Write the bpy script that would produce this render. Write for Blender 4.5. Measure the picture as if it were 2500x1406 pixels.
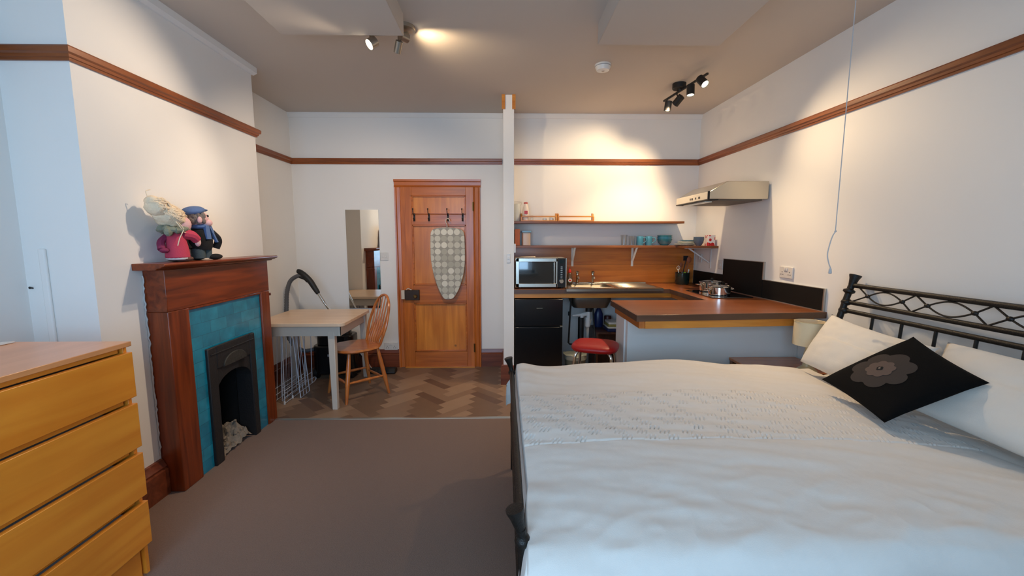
import bpy, bmesh, math, random
import numpy as np
from mathutils import Vector, Matrix, noise
random.seed(7)
PI = math.pi
sc = bpy.context.scene
C = sc.collection
for o in list(bpy.data.objects): bpy.data.objects.remove(o)

# ------------------------------------------------------------------ camera
F, CX, CY, VX, VY, EYE = 1027.0, 1250.0, 703.0, 1229.0, 583.0, 1.41
pit = math.atan2(CY - VY, F); yaw = math.atan2(CX - VX, F / math.cos(pit))
fw = Vector((math.sin(yaw)*math.cos(pit), math.cos(yaw)*math.cos(pit), -math.sin(pit)))
rt = Vector((math.cos(yaw), -math.sin(yaw), 0)); up = rt.cross(fw)
cam = bpy.data.cameras.new('camera'); co = bpy.data.objects.new('camera', cam); C.objects.link(co)
co.matrix_world = Matrix(((rt.x, up.x, -fw.x, 0), (rt.y, up.y, -fw.y, 0), (rt.z, up.z, -fw.z, EYE), (0, 0, 0, 1)))
cam.sensor_width = 36; cam.lens = F/2500*36; cam.clip_start = 0.02
sc.camera = co

# ------------------------------------------------------------------ world, light, exposure
sc.view_settings.view_transform = 'Standard'; sc.view_settings.look = 'None'
sc.view_settings.exposure = 0.15; sc.view_settings.gamma = 1; sc.view_settings.use_curve_mapping = False
w = bpy.data.worlds.new('sky'); sc.world = w; w.use_nodes = True
bg = w.node_tree.nodes['Background']; bg.inputs[0].default_value = (0.50, 0.72, 1.0, 1); bg.inputs[1].default_value = 1.2

def light(kind, name, loc, energy, col, target=None, **kw):
    d = bpy.data.lights.new(name, kind); d.energy = energy; d.color = col
    for k, v in kw.items(): setattr(d, k, v)
    o = bpy.data.objects.new(name, d); C.objects.link(o); o.location = loc
    if target is not None:
        o.rotation_euler = (Vector(target)-Vector(loc)).to_track_quat('-Z', 'Y').to_euler()
    return o
SKYC = (0.41, 0.68, 1.0)
# daylight through the two panes of the rear window
for i, x in enumerate((-0.975, 0.075)):
    light('AREA', 'window_daylight', (x, -0.83, 1.475), 30, SKYC, (x, 1, 1.15), shape='RECTANGLE', size=0.9, size_y=1.45)
WARM = (1.0, 0.74, 0.45)

# ------------------------------------------------------------------ materials
def lin(c):
    return tuple(((v/255)/12.92 if v/255 <= .04045 else ((v/255+.055)/1.055)**2.4) for v in c)+(1,)
def new_mat(name):
    m = bpy.data.materials.new(name); m.use_nodes = True
    nt = m.node_tree; return m, nt, nt.nodes['Principled BSDF']
def N(nt, t, **kw):
    n = nt.nodes.new(t)
    for k, v in kw.items(): setattr(n, k, v)
    return n
def plain(name, col, rough=.5, metal=0, var=0.0, vscale=6, bump=0, bscale=60, spec=None, coat=0, trans=0, alpha=1, sheen=0):
    m, nt, p = new_mat(name); L = nt.links
    p.inputs['Base Color'].default_value = lin(col); p.inputs['Roughness'].default_value = rough
    p.inputs['Metallic'].default_value = metal
    if spec is not None: p.inputs['Specular IOR Level'].default_value = spec
    if coat: p.inputs['Coat Weight'].default_value = coat; p.inputs['Coat Roughness'].default_value = .08
    if trans: p.inputs['Transmission Weight'].default_value = trans
    if sheen: p.inputs['Sheen Weight'].default_value = sheen
    p.inputs['Alpha'].default_value = alpha
    tc = N(nt, 'ShaderNodeTexCoord')
    nz = N(nt, 'ShaderNodeTexNoise'); nz.inputs['Scale'].default_value = vscale; nz.inputs['Detail'].default_value = 4
    L.new(tc.outputs['Object'], nz.inputs['Vector'])
    mx = N(nt, 'ShaderNodeMix', data_type='RGBA', blend_type='MIX')
    c = lin(col); v = max(var, .015)
    mx.inputs[6].default_value = tuple(x*(1-v) for x in c[:3])+(1,); mx.inputs[7].default_value = tuple(min(1, x*(1+v)) for x in c[:3])+(1,)
    L.new(nz.outputs['Fac'], mx.inputs[0]); L.new(mx.outputs[2], p.inputs['Base Color'])
    if bump:
        n2 = N(nt, 'ShaderNodeTexNoise'); n2.inputs['Scale'].default_value = bscale; n2.inputs['Detail'].default_value = 3
        L.new(tc.outputs['Object'], n2.inputs['Vector'])
        b = N(nt, 'ShaderNodeBump'); b.inputs['Strength'].default_value = bump; b.inputs['Distance'].default_value = .01
        L.new(n2.outputs['Fac'], b.inputs['Height']); L.new(b.outputs['Normal'], p.inputs['Normal'])
    return m
def wood(name, a, b, axis=2, rough=.35, scale=1.0, knots=False, planks=None, coat=.15):
    """stained timber: grain stretched along an axis, optional knots, optional board widths"""
    m, nt, p = new_mat(name); L = nt.links
    tc = N(nt, 'ShaderNodeTexCoord'); mp = N(nt, 'ShaderNodeMapping')
    s = [14*scale]*3; s[axis] = 1.1*scale; mp.inputs['Scale'].default_value = s
    L.new(tc.outputs['Object'], mp.inputs['Vector'])
    nz = N(nt, 'ShaderNodeTexNoise'); nz.inputs['Scale'].default_value = 1.6; nz.inputs['Detail'].default_value = 6; nz.inputs['Distortion'].default_value = .8
    L.new(mp.outputs[0], nz.inputs['Vector'])
    cr = N(nt, 'ShaderNodeValToRGB'); cr.color_ramp.elements[0].position = .3; cr.color_ramp.elements[1].position = .72
    cr.color_ramp.elements[0].color = lin(b); cr.color_ramp.elements[1].color = lin(a)
    L.new(nz.outputs['Fac'], cr.inputs['Fac'])
    out = cr.outputs['Color']
    n3 = N(nt, 'ShaderNodeTexNoise'); n3.inputs['Scale'].default_value = 2.2
    L.new(tc.outputs['Object'], n3.inputs['Vector'])
    mx = N(nt, 'ShaderNodeMix', data_type='RGBA', blend_type='MULTIPLY'); mx.inputs[0].default_value = .35
    L.new(out, mx.inputs[6]); L.new(n3.outputs['Fac'], mx.inputs[7]); out = mx.outputs[2]
    br = N(nt, 'ShaderNodeMix', data_type='RGBA', blend_type='MULTIPLY'); br.inputs[0].default_value = 1
    br.inputs[7].default_value = (1.2, 1.2, 1.2, 1); L.new(out, br.inputs[6]); out = br.outputs[2]
    if planks:
        ax, wd = planks
        sp = N(nt, 'ShaderNodeSeparateXYZ'); L.new(tc.outputs['Object'], sp.inputs[0])
        dv = N(nt, 'ShaderNodeMath', operation='DIVIDE'); dv.inputs[1].default_value = wd; L.new(sp.outputs[ax], dv.inputs[0])
        fl = N(nt, 'ShaderNodeMath', operation='FLOOR'); L.new(dv.outputs[0], fl.inputs[0])
        wn = N(nt, 'ShaderNodeTexWhiteNoise', noise_dimensions='1D'); L.new(fl.outputs[0], wn.inputs['W'])
        mr = N(nt, 'ShaderNodeMapRange'); mr.inputs[3].default_value = .86; mr.inputs[4].default_value = 1.04; L.new(wn.outputs['Value'], mr.inputs[0])
        m3 = N(nt, 'ShaderNodeMix', data_type='RGBA', blend_type='MULTIPLY'); m3.inputs[0].default_value = 1
        L.new(out, m3.inputs[6]); L.new(mr.outputs[0], m3.inputs[7]); out = m3.outputs[2]
        fr = N(nt, 'ShaderNodeMath', operation='FRACT'); L.new(dv.outputs[0], fr.inputs[0])
        lt = N(nt, 'ShaderNodeMath', operation='LESS_THAN'); lt.inputs[1].default_value = .018; L.new(fr.outputs[0], lt.inputs[0])
        m4 = N(nt, 'ShaderNodeMix', data_type='RGBA'); m4.inputs[7].default_value = lin((96, 48, 20)); L.new(lt.outputs[0], m4.inputs[0]); L.new(out, m4.inputs[6]); out = m4.outputs[2]
    if knots:
        vo = N(nt, 'ShaderNodeTexVoronoi'); vo.inputs['Scale'].default_value = 3.6
        L.new(tc.outputs['Object'], vo.inputs['Vector'])
        r2 = N(nt, 'ShaderNodeValToRGB'); r2.color_ramp.elements[0].position = .03; r2.color_ramp.elements[1].position = .075
        r2.color_ramp.elements[0].color = (1, 1, 1, 1); r2.color_ramp.elements[1].color = (0, 0, 0, 1)
        L.new(vo.outputs['Distance'], r2.inputs['Fac'])
        m5 = N(nt, 'ShaderNodeMix', data_type='RGBA'); m5.inputs[7].default_value = lin(tuple(x*.4 for x in b))
        L.new(r2.outputs['Color'], m5.inputs[0]); L.new(out, m5.inputs[6]); out = m5.outputs[2]
    L.new(out, p.inputs['Base Color']); p.inputs['Roughness'].default_value = rough
    p.inputs['Coat Weight'].default_value = coat; p.inputs['Coat Roughness'].default_value = .25
    bm_ = N(nt, 'ShaderNodeBump'); bm_.inputs['Strength'].default_value = .08; bm_.inputs['Distance'].default_value = .004
    L.new(nz.outputs['Fac'], bm_.inputs['Height']); L.new(bm_.outputs['Normal'], p.inputs['Normal'])
    return m
def glow(name, col, strength):
    m, nt, p = new_mat(name)
    p.inputs['Emission Color'].default_value = col+(1,); p.inputs['Emission Strength'].default_value = strength
    p.inputs['Base Color'].default_value = (.9, .9, .9, 1)
    return m
def glassy(name, tint=(1, 1, 1), gloss=.12):
    m = bpy.data.materials.new(name); m.use_nodes = True; nt = m.node_tree; nt.nodes.clear()
    o = N(nt, 'ShaderNodeOutputMaterial'); mx = N(nt, 'ShaderNodeMixShader'); t = N(nt, 'ShaderNodeBsdfTransparent'); g = N(nt, 'ShaderNodeBsdfGlossy')
    t.inputs[0].default_value = tint+(1,); g.inputs['Roughness'].default_value = .03
    lw = N(nt, 'ShaderNodeLayerWeight'); lw.inputs[0].default_value = .25
    mr = N(nt, 'ShaderNodeMapRange'); mr.inputs[3].default_value = gloss*.5; mr.inputs[4].default_value = min(1, gloss*5)
    nt.links.new(lw.outputs['Facing'], mr.inputs[0]); nt.links.new(mr.outputs[0], mx.inputs[0])
    nt.links.new(t.outputs[0], mx.inputs[1]); nt.links.new(g.outputs[0], mx.inputs[2]); nt.links.new(mx.outputs[0], o.inputs[0])
    return m
M = {}
M['wall'] = plain('wall_paint', (240, 236, 230), .75, var=.03, vscale=1.3, bump=.10, bscale=9)
M['ceil'] = plain('ceiling_paint', (205, 194, 182), .85, var=.02, vscale=.9, bump=.06, bscale=5)
M['gloss_white'] = plain('white_gloss', (225, 222, 216), .35, var=.02)
M['plastic'] = plain('white_plastic', (224, 220, 214), .3)
M['plastic_grey'] = plain('grey_plastic', (150, 150, 152), .35)
M['carpet'] = plain('carpet', (124, 98, 82), .97, var=.28, vscale=180, bump=.5, bscale=320, sheen=.15)
M['rail'] = wood('rail_wood', (158, 86, 36), (112, 54, 18), 1, .35)
M['railx'] = wood('rail_wood_across', (158, 86, 36), (112, 54, 18), 0, .35)
M['mahog'] = wood('mahogany', (144, 62, 22), (94, 34, 9), 2, .3, 1.2)
M['mahogy'] = wood('mahogany_along', (144, 62, 22), (94, 34, 9), 1, .3, 1.2)
M['pine'] = wood('door_pine', (212, 116, 42), (168, 84, 26), 2, .28, 1.0, knots=True)
M['pinex'] = wood('door_pine_rail', (212, 116, 42), (168, 84, 26), 0, .28, 1.0)
M['pinep'] = wood('door_pine_panel', (234, 144, 52), (198, 108, 34), 2, .28, .8, knots=True)
M['skirt'] = wood('skirting_wood', (140, 72, 44), (96, 44, 24), 0, .35)
M['birch'] = wood('birch_veneer', (252, 162, 54), (232, 132, 36), 1, .3, .55, coat=.25)
M['birch_top'] = wood('birch_top', (242, 166, 108), (220, 142, 78), 1, .28, .5, coat=.35)
M['board'] = wood('pine_board', (226, 134, 50), (186, 98, 32), 0, .3, .8, knots=True, planks=(2, .205), coat=.3)
M['batten'] = wood('pine_batten', (222, 150, 62), (190, 112, 38), 0, .35, .9, knots=True)
M['batteny'] = wood('pine_batten_along', (205, 126, 52), (170, 92, 32), 1, .35, .9, knots=True)
M['counter'] = wood('worktop_laminate', (152, 90, 50), (122, 66, 34), 0, .28, .5, coat=.3)
M['cedge'] = wood('worktop_edge', (104, 72, 52), (80, 52, 36), 0, .4, .5)
M['shelf'] = wood('shelf_wood', (150, 90, 46), (110, 62, 30), 0, .4, .8)
M['darkwood'] = wood('dark_cupboard_wood', (92, 54, 36), (62, 34, 22), 2, .5)
M['oak'] = wood('chair_wood', (214, 128, 60), (172, 90, 36), 2, .28, 1.2, coat=.35)
M['oakseat'] = wood('chair_seat_wood', (214, 128, 60), (176, 94, 38), 0, .26, .8, coat=.4)
M['ash'] = wood('table_top_wood', (238, 208, 178), (220, 186, 152), 0, .35, .5, coat=.2)
M['cream'] = plain('table_paint', (206, 192, 176), .45)
M['black'] = plain('black_gloss', (14, 15, 17), .22, spec=.5)
M['blackm'] = plain('black_matt', (20, 18, 17), .55)
M['iron'] = plain('cast_iron', (34, 33, 34), .55, var=.2, vscale=20, bump=.2, bscale=90)
M['soot'] = plain('soot', (10, 9, 9), .95)
M['bedmetal'] = plain('bed_metal', (30, 26, 22), .42, metal=.3, bump=.25, bscale=260)
M['splash'] = plain('black_splashback', (19, 17, 15), .6, spec=.25)
M['alu'] = plain('aluminium', (190, 188, 180), .3, metal=.9)
M['steel'] = plain('stainless_steel', (190, 184, 172), .27, metal=1, var=.06, vscale=3)
M['steel_dull'] = plain('dull_steel', (120, 114, 104), .45, metal=.9)
M['chrome'] = plain('chrome', (225, 222, 215), .08, metal=1)
M['mirror'] = plain('mirror_silver', (232, 232, 226), .015, metal=1)
M['brass'] = plain('aged_brass', (120, 92, 50), .35, metal=.9)
M['spotmetal'] = plain('spot_metal', (170, 160, 145), .3, metal=.85)
M['linen'] = plain('white_linen', (226, 218, 208), .9, var=.03, vscale=30, bump=.12, bscale=420, sheen=.25)
M['pillow'] = plain('pillow_cotton', (228, 220, 208), .9, var=.03, vscale=20, bump=.1, bscale=300, sheen=.25)
M['mattress'] = plain('mattress_cotton', (206, 200, 192), .9)
M['red'] = plain('red_vinyl', (176, 22, 18), .42, var=.05)
M['redp'] = plain('red_plastic', (196, 40, 28), .35)
M['teal'] = plain('teal_glaze', (72, 140, 164), .2, coat=.5)
M['teal2'] = plain('teal_glaze_dark', (58, 126, 138), .2, coat=.5)
M['bluegrey'] = plain('blue_grey_glaze', (92, 112, 128), .25, coat=.4)
M['china'] = plain('white_china', (226, 226, 214), .2, coat=.4)
M['greenpot'] = plain('dark_green_glaze', (26, 44, 38), .2, coat=.4)
M['shade'] = plain('lamp_shade', (238, 216, 176), .8, bump=.15, bscale=200)
M['lampbase'] = plain('lamp_base', (206, 190, 150), .35, coat=.2)
M['spoonwood'] = plain('spoon_wood', (150, 84, 50), .6)
M['lime'] = plain('lime_plastic', (140, 190, 60), .4)
M['ruststain'] = plain('canister', (176, 92, 44), .5, var=.05)
M['tubp'] = plain('clear_tub', (206, 176, 150), .3)
M['bluelid'] = plain('blue_lid', (120, 164, 196), .35)
M['milk'] = plain('milk_plastic', (236, 220, 204), .4)
M['jar'] = plain('white_jar', (214, 216, 210), .25)
M['paper'] = plain('paper', (214, 196, 176), .8)
M['wire'] = plain('white_wire', (210, 214, 222), .35)
M['hose'] = plain('grey_hose', (92, 94, 98), .4)
M['binp'] = plain('bin_plastic', (118, 124, 108), .5)
M['blueb'] = plain('blue_bottle', (26, 40, 84), .35)
M['yellow'] = plain('yellow_packet', (150, 140, 70), .5)
M['skin'] = plain('doll_felt', (220, 176, 176), .9, bump=.2, bscale=150)
M['hair'] = plain('doll_yarn', (246, 222, 190), .95, var=.12, vscale=60, bump=.4, bscale=140)
M['ghair'] = plain('doll_grey_wool', (120, 108, 100), .95, var=.15, vscale=60, bump=.4, bscale=140)
M['pinkf'] = plain('pink_felt', (190, 62, 86), .9, bump=.2, bscale=160)
M['bluef'] = plain('blue_felt', (84, 108, 152), .9, bump=.2, bscale=160)
M['blackf'] = plain('black_felt', (18, 16, 18), .95, bump=.2, bscale=160)
M['greyf'] = plain('grey_trouser_felt', (62, 74, 78), .95, bump=.2, bscale=160)
M['brownf'] = plain('brown_felt', (104, 72, 62), .95, bump=.2, bscale=160)
M['greenf'] = plain('grey_green_wool', (128, 134, 118), .95, var=.15, vscale=60, bump=.4, bscale=140)
M['whitef'] = plain('white_felt', (206, 204, 204), .95)
M['rubble'] = plain('pale_ash_rubble', (134, 122, 108), .95, var=.25, vscale=20, bump=.6, bscale=40)
M['cord'] = plain('cord', (206, 206, 206), .7)
M['vinylA'] = plain('vinyl_a', (134, 106, 84), .45, var=.1, vscale=9)
M['vinylB'] = plain('vinyl_b', (150, 122, 98), .45, var=.1, vscale=9)
M['vinylC'] = plain('vinyl_c', (114, 88, 68), .45, var=.1, vscale=9)
M['vinylD'] = plain('vinyl_d', (100, 74, 58), .45, var=.1, vscale=9)
M['glow'] = glow('lamp_glow', (1.0, .86, .62), 16)
M['glass'] = glassy('clear_glass', (.97, .98, .98), .12)
M['curtain'] = plain('curtain_cloth', (150, 158, 176), .9)

def tile_mat():
    m, nt, p = new_mat('teal_tiles'); L = nt.links
    tc = N(nt, 'ShaderNodeTexCoord'); mp = N(nt, 'ShaderNodeMapping'); mp.inputs['Rotation'].default_value = (0, -PI/2, 0)
    sp = N(nt, 'ShaderNodeSeparateXYZ'); cb = N(nt, 'ShaderNodeCombineXYZ')
    L.new(tc.outputs['Object'], sp.inputs[0]); L.new(sp.outputs[1], cb.inputs[0]); L.new(sp.outputs[2], cb.inputs[1])
    b = N(nt, 'ShaderNodeTexBrick'); b.inputs['Scale'].default_value = 1
    b.inputs['Brick Width'].default_value = .152; b.inputs['Row Height'].default_value = .076; b.inputs['Mortar Size'].default_value = .0016
    b.inputs['Color1'].default_value = lin((18, 122, 152)); b.inputs['Color2'].default_value = lin((34, 144, 172)); b.inputs['Mortar'].default_value = lin((26, 112, 136))
    L.new(cb.outputs[0], b.inputs['Vector'])
    nz = N(nt, 'ShaderNodeTexNoise'); nz.inputs['Scale'].default_value = 11; nz.inputs['Detail'].default_value = 3; L.new(tc.outputs['Object'], nz.inputs['Vector'])
    mx = N(nt, 'ShaderNodeMix', data_type='RGBA', blend_type='OVERLAY'); mx.inputs[0].default_value = .55
    L.new(b.outputs['Color'], mx.inputs[6]); L.new(nz.outputs['Fac'], mx.inputs[7]); L.new(mx.outputs[2], p.inputs['Base Color'])
    bp = N(nt, 'ShaderNodeBump'); bp.inputs['Strength'].default_value = .4; bp.inputs['Distance'].default_value = .004
    ad = N(nt, 'ShaderNodeMath', operation='SUBTRACT'); L.new(nz.outputs['Fac'], ad.inputs[0]); L.new(b.outputs['Fac'], ad.inputs[1])
    L.new(ad.outputs[0], bp.inputs['Height']); L.new(bp.outputs['Normal'], p.inputs['Normal'])
    p.inputs['Roughness'].default_value = .22; p.inputs['Coat Weight'].default_value = .4
    return m
M['tile'] = tile_mat()

def dots_mat():
    """ironing board cover: columns of pale discs on grey (local x across, z down)"""
    m, nt, p = new_mat('dotted_cover'); L = nt.links
    tc = N(nt, 'ShaderNodeTexCoord'); sp = N(nt, 'ShaderNodeSeparateXYZ'); L.new(tc.outputs['Object'], sp.inputs[0])
    def mth(op, a, b=None):
        n = N(nt, 'ShaderNodeMath', operation=op)
        for i, v in enumerate((a, b)):
            if v is None: continue
            if isinstance(v, (int, float)): n.inputs[i].default_value = v
            else: L.new(v, n.inputs[i])
        return n.outputs[0]
    cw = .068
    fx = mth('DIVIDE', sp.outputs[0], cw); fz = mth('DIVIDE', sp.outputs[2], cw)
    gx = mth('SUBTRACT', mth('FRACT', fx), .5); gz = mth('SUBTRACT', mth('FRACT', fz), .5)
    d = mth('SQRT', mth('ADD', mth('MULTIPLY', gx, gx), mth('MULTIPLY', gz, gz)))
    inside = mth('LESS_THAN', d, .46)
    cb = N(nt, 'ShaderNodeCombineXYZ'); L.new(mth('FLOOR', fx), cb.inputs[0]); L.new(mth('FLOOR', fz), cb.inputs[1])
    wn = N(nt, 'ShaderNodeTexWhiteNoise', noise_dimensions='2D'); L.new(cb.outputs[0], wn.inputs['Vector'])
    mx = N(nt, 'ShaderNodeMix', data_type='RGBA'); mx.inputs[6].default_value = lin((184, 178, 160)); mx.inputs[7].default_value = lin((236, 228, 208))
    L.new(wn.outputs['Value'], mx.inputs[0])
    m2 = N(nt, 'ShaderNodeMix', data_type='RGBA'); m2.inputs[6].default_value = lin((168, 160, 146)); L.new(mx.outputs[2], m2.inputs[7]); L.new(inside, m2.inputs[0])
    L.new(m2.outputs[2], p.inputs['Base Color']); p.inputs['Roughness'].default_value = .9
    return m
M['dots'] = dots_mat()
def berry_mat():
    m, nt, p = new_mat('red_berry_print'); L = nt.links
    tc = N(nt, 'ShaderNodeTexCoord'); vo = N(nt, 'ShaderNodeTexVoronoi'); vo.inputs['Scale'].default_value = 26
    L.new(tc.outputs['Object'], vo.inputs['Vector'])
    lt = N(nt, 'ShaderNodeMath', operation='LESS_THAN'); lt.inputs[1].default_value = .5; L.new(vo.outputs['Distance'], lt.inputs[0])
    mx = N(nt, 'ShaderNodeMix', data_type='RGBA'); mx.inputs[6].default_value = lin((228, 214, 206)); mx.inputs[7].default_value = lin((190, 24, 22))
    L.new(lt.outputs[0], mx.inputs[0]); L.new(mx.outputs[2], p.inputs['Base Color']); p.inputs['Roughness'].default_value = .35
    return m
M['berry'] = berry_mat()

# ------------------------------------------------------------------ geometry kit (world coordinates)
class G:
    def __init__(s): s.bm = bmesh.new(); s.T = None; s.mi = 0
    def _add(s, vs, fs):
        if s.T is not None: vs = [s.T @ Vector(v) for v in vs]
        bv = [s.bm.verts.new(v) for v in vs]
        for f in fs:
            try: s.bm.faces.new([bv[i] for i in f]).material_index = s.mi
            except ValueError: pass
        return bv
    def box(s, x0, y0, z0, x1, y1, z1):
        s._add([(x0, y0, z0), (x1, y0, z0), (x1, y1, z0), (x0, y1, z0), (x0, y0, z1), (x1, y0, z1), (x1, y1, z1), (x0, y1, z1)],
               [(0, 3, 2, 1), (4, 5, 6, 7), (0, 1, 5, 4), (1, 2, 6, 5), (2, 3, 7, 6), (3, 0, 4, 7)]); return s
    def hexa(s, p):   # eight corners: bottom loop then top loop
        s._add(p, [(0, 3, 2, 1), (4, 5, 6, 7), (0, 1, 5, 4), (1, 2, 6, 5), (2, 3, 7, 6), (3, 0, 4, 7)]); return s
    def prism(s, pts, ax, a, b):
        """outline pts (the two other axes in xyz order) extruded along axis ax from a to b"""
        def P(u, v, t): return [(t, u, v), (u, t, v), (u, v, t)][ax]
        n = len(pts)
        vs = [P(u, v, a) for u, v in pts]+[P(u, v, b) for u, v in pts]
        fs = [tuple(range(n)), tuple(range(2*n-1, n-1, -1))]+[(i, i+n, (i+1) % n+n, (i+1) % n) for i in range(n)]
        s._add(vs, fs); return s
    def tube(s, pts, r, seg=8, closed=False, cap=True):
        pts = [Vector(p) for p in pts]; n = len(pts)
        rs = r if isinstance(r, (list, tuple)) else [r]*n
        vs = []; nrm = None
        for i, p in enumerate(pts):
            if closed: t = (pts[(i+1) % n]-pts[i-1])
            else: t = pts[min(i+1, n-1)]-pts[max(i-1, 0)]
            t.normalize()
            if nrm is None:
                nrm = t.orthogonal().normalized()
            else:
                nrm = (nrm-t*nrm.dot(t)); nrm = nrm.normalized() if nrm.length > 1e-6 else t.orthogonal().normalized()
            b = t.cross(nrm)
            for k in range(seg):
                a = 2*PI*k/seg; vs.append(p+(nrm*math.cos(a)+b*math.sin(a))*rs[i])
        fs = []
        for i in range(n if closed else n-1):
            j = (i+1) % n
            for k in range(seg):
                fs.append((i*seg+k, i*seg+(k+1) % seg, j*seg+(k+1) % seg, j*seg+k))
        if cap and not closed: fs += [tuple(range(seg-1, -1, -1)), tuple((n-1)*seg+k for k in range(seg))]
        s._add(vs, fs); return s
    def lathe(s, prof, c, ax=(0, 0, 1), seg=20, sx=1, sy=1):
        """prof: (radius, height) along ax from centre c"""
        ax = Vector(ax).normalized(); u = ax.orthogonal().normalized() if abs(ax.z) < .999 else Vector((1, 0, 0)); v = ax.cross(u); c = Vector(c)
        vs = []; fs = []; n = len(prof)
        for r, h in prof:
            for k in range(seg):
                a = 2*PI*k/seg; vs.append(c+ax*h+(u*math.cos(a)*sx+v*math.sin(a)*sy)*max(r, 1e-5))
        for i in range(n-1):
            for k in range(seg): fs.append((i*seg+k, i*seg+(k+1) % seg, (i+1)*seg+(k+1) % seg, (i+1)*seg+k))
        fs += [tuple(range(seg-1, -1, -1)), tuple((n-1)*seg+k for k in range(seg))]
        s._add(vs, fs); return s
    def cyl(s, a, b, r, seg=16, r2=None): return s.tube([a, b], [r, r if r2 is None else r2], seg)
    def ball(s, c, r, seg=14, R=None, wob=0):
        """ellipsoid; r = number or (rx, ry, rz)"""
        r = (r, r, r) if isinstance(r, (int, float)) else r; c = Vector(c); vs = []; fs = []; m = max(6, seg//2+2)
        for i in range(m+1):
            th = PI*i/m
            for k in range(seg):
                a = 2*PI*k/seg; v = Vector((r[0]*math.sin(th)*math.cos(a), r[1]*math.sin(th)*math.sin(a), r[2]*math.cos(th)))
                if wob: v *= 1+wob*noise.noise((v+c)*40)
                if R is not None: v = R @ v
                vs.append(c+v)
        for i in range(m):
            for k in range(seg): fs.append((i*seg+k, (i+1)*seg+k, (i+1)*seg+(k+1) % seg, i*seg+(k+1) % seg))
        s._add(vs, fs); return s
    def grid(s, P, nu, nv):
        vs = [P(i/nu, j/nv) for j in range(nv+1) for i in range(nu+1)]
        s._add(vs, [(j*(nu+1)+i, j*(nu+1)+i+1, (j+1)*(nu+1)+i+1, (j+1)*(nu+1)+i) for j in range(nv) for i in range(nu)]); return s

def origin_of(p):
    v = Vector((0, 0, 0))
    while p is not None: v += p.location; p = p.parent
    return v
def mk(name, g, mat, parent=None, bevel=0, sharp=35, sub=0, loc=None, solid=0, merge=True):
    bm = g.bm
    if merge: bmesh.ops.remove_doubles(bm, verts=bm.verts, dist=1e-5)
    bmesh.ops.recalc_face_normals(bm, faces=bm.faces)
    me = bpy.data.meshes.new(name)
    if parent is None:
        if loc is None:
            lo = Vector((min(v.co.x for v in bm.verts), min(v.co.y for v in bm.verts), min(v.co.z for v in bm.verts)))
            hi = Vector((max(v.co.x for v in bm.verts), max(v.co.y for v in bm.verts), 0)); loc = Vector(((lo.x+hi.x)/2, (lo.y+hi.y)/2, lo.z))
        off = Vector(loc)
    else: off = origin_of(parent)
    bmesh.ops.translate(bm, verts=bm.verts, vec=-off)
    bm.to_mesh(me); bm.free()
    for m in (mat if isinstance(mat, (list, tuple)) else [mat]): me.materials.append(m)
    me.polygons.foreach_set('use_smooth', [True]*len(me.polygons))
    me.set_sharp_from_angle(angle=math.radians(sharp))
    o = bpy.data.objects.new(name, me); C.objects.link(o)
    if parent is None: o.location = off
    else: o.parent = parent
    if solid:
        m = o.modifiers.new('thick', 'SOLIDIFY'); m.thickness = solid; m.offset = 0
    if bevel:
        m = o.modifiers.new('edge', 'BEVEL'); m.width = bevel; m.segments = 2; m.limit_method = 'ANGLE'; m.angle_limit = math.radians(40)
    if sub:
        m = o.modifiers.new('sub', 'SUBSURF'); m.levels = sub; m.render_levels = sub
    return o
def thing(name, loc, label, cat, group=None):
    o = bpy.data.objects.new(name, None); C.objects.link(o); o.location = loc; o.empty_display_size = .05
    o['label'] = label; o['category'] = cat
    if group: o['group'] = group
    return o
def tag(o, label, cat, group=None):
    o['label'] = label; o['category'] = cat
    if group: o['group'] = group
    return o
def struct(name, g, mat, **kw):
    o = mk(name, g, mat, **kw)
    if o.parent is None: o['kind'] = 'structure'
    return o
def dup(root, loc, label=None, group=None, rot=None):
    r = root.copy(); C.objects.link(r); r.location = loc
    if rot is not None: r.rotation_euler = rot
    if label: r['label'] = label
    if group: r['group'] = group
    for ch in list(root.children):
        c = ch.copy(); C.objects.link(c); c.parent = r
        for g_ in list(ch.children):
            d = g_.copy(); C.objects.link(d); d.parent = c
    return r
def arc(c, r, a0, a1, n, f): return [f(c[0]+r*math.cos(a0+(a1-a0)*i/n), c[1]+r*math.sin(a0+(a1-a0)*i/n)) for i in range(n+1)]
def rrect(x0, y0, x1, y1, r, n=5):
    pts = []
    for cx, cy, a in ((x1-r, y1-r, 0), (x0+r, y1-r, PI/2), (x0+r, y0+r, PI), (x1-r, y0+r, 3*PI/2)):
        pts += [(cx+r*math.cos(a+PI/2*i/n), cy+r*math.sin(a+PI/2*i/n)) for i in range(n+1)]
    return pts
def bez(pts, n=10):
    """Catmull-Rom through pts"""
    P = [Vector(p) for p in pts]; P = [P[0]*2-P[1]]+P+[P[-1]*2-P[-2]]; out = []
    for i in range(1, len(P)-2):
        for k in range(n):
            t = k/n; a, b, c, d = P[i-1], P[i], P[i+1], P[i+2]
            out.append(.5*((2*b)+(c-a)*t+(2*a-5*b+4*c-d)*t*t+(3*b-a-3*c+d)*t**3))
    out.append(P[-2]); return out

# ------------------------------------------------------------------ room
YB, H = 4.56, 2.70
XL, XC = -2.215, -1.905           # alcove wall, chimney breast face
YC0, YC1 = 1.99, 3.385             # chimney breast ends
YR = -0.75                        # window wall behind the camera
def rx(y): return 2.085+.026*(YB-y)    # the right wall runs slightly out of square

struct('floor', G().box(-2.5, YR-.3, -.1, 2.5, 3.2, 0), M['carpet'])
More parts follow.
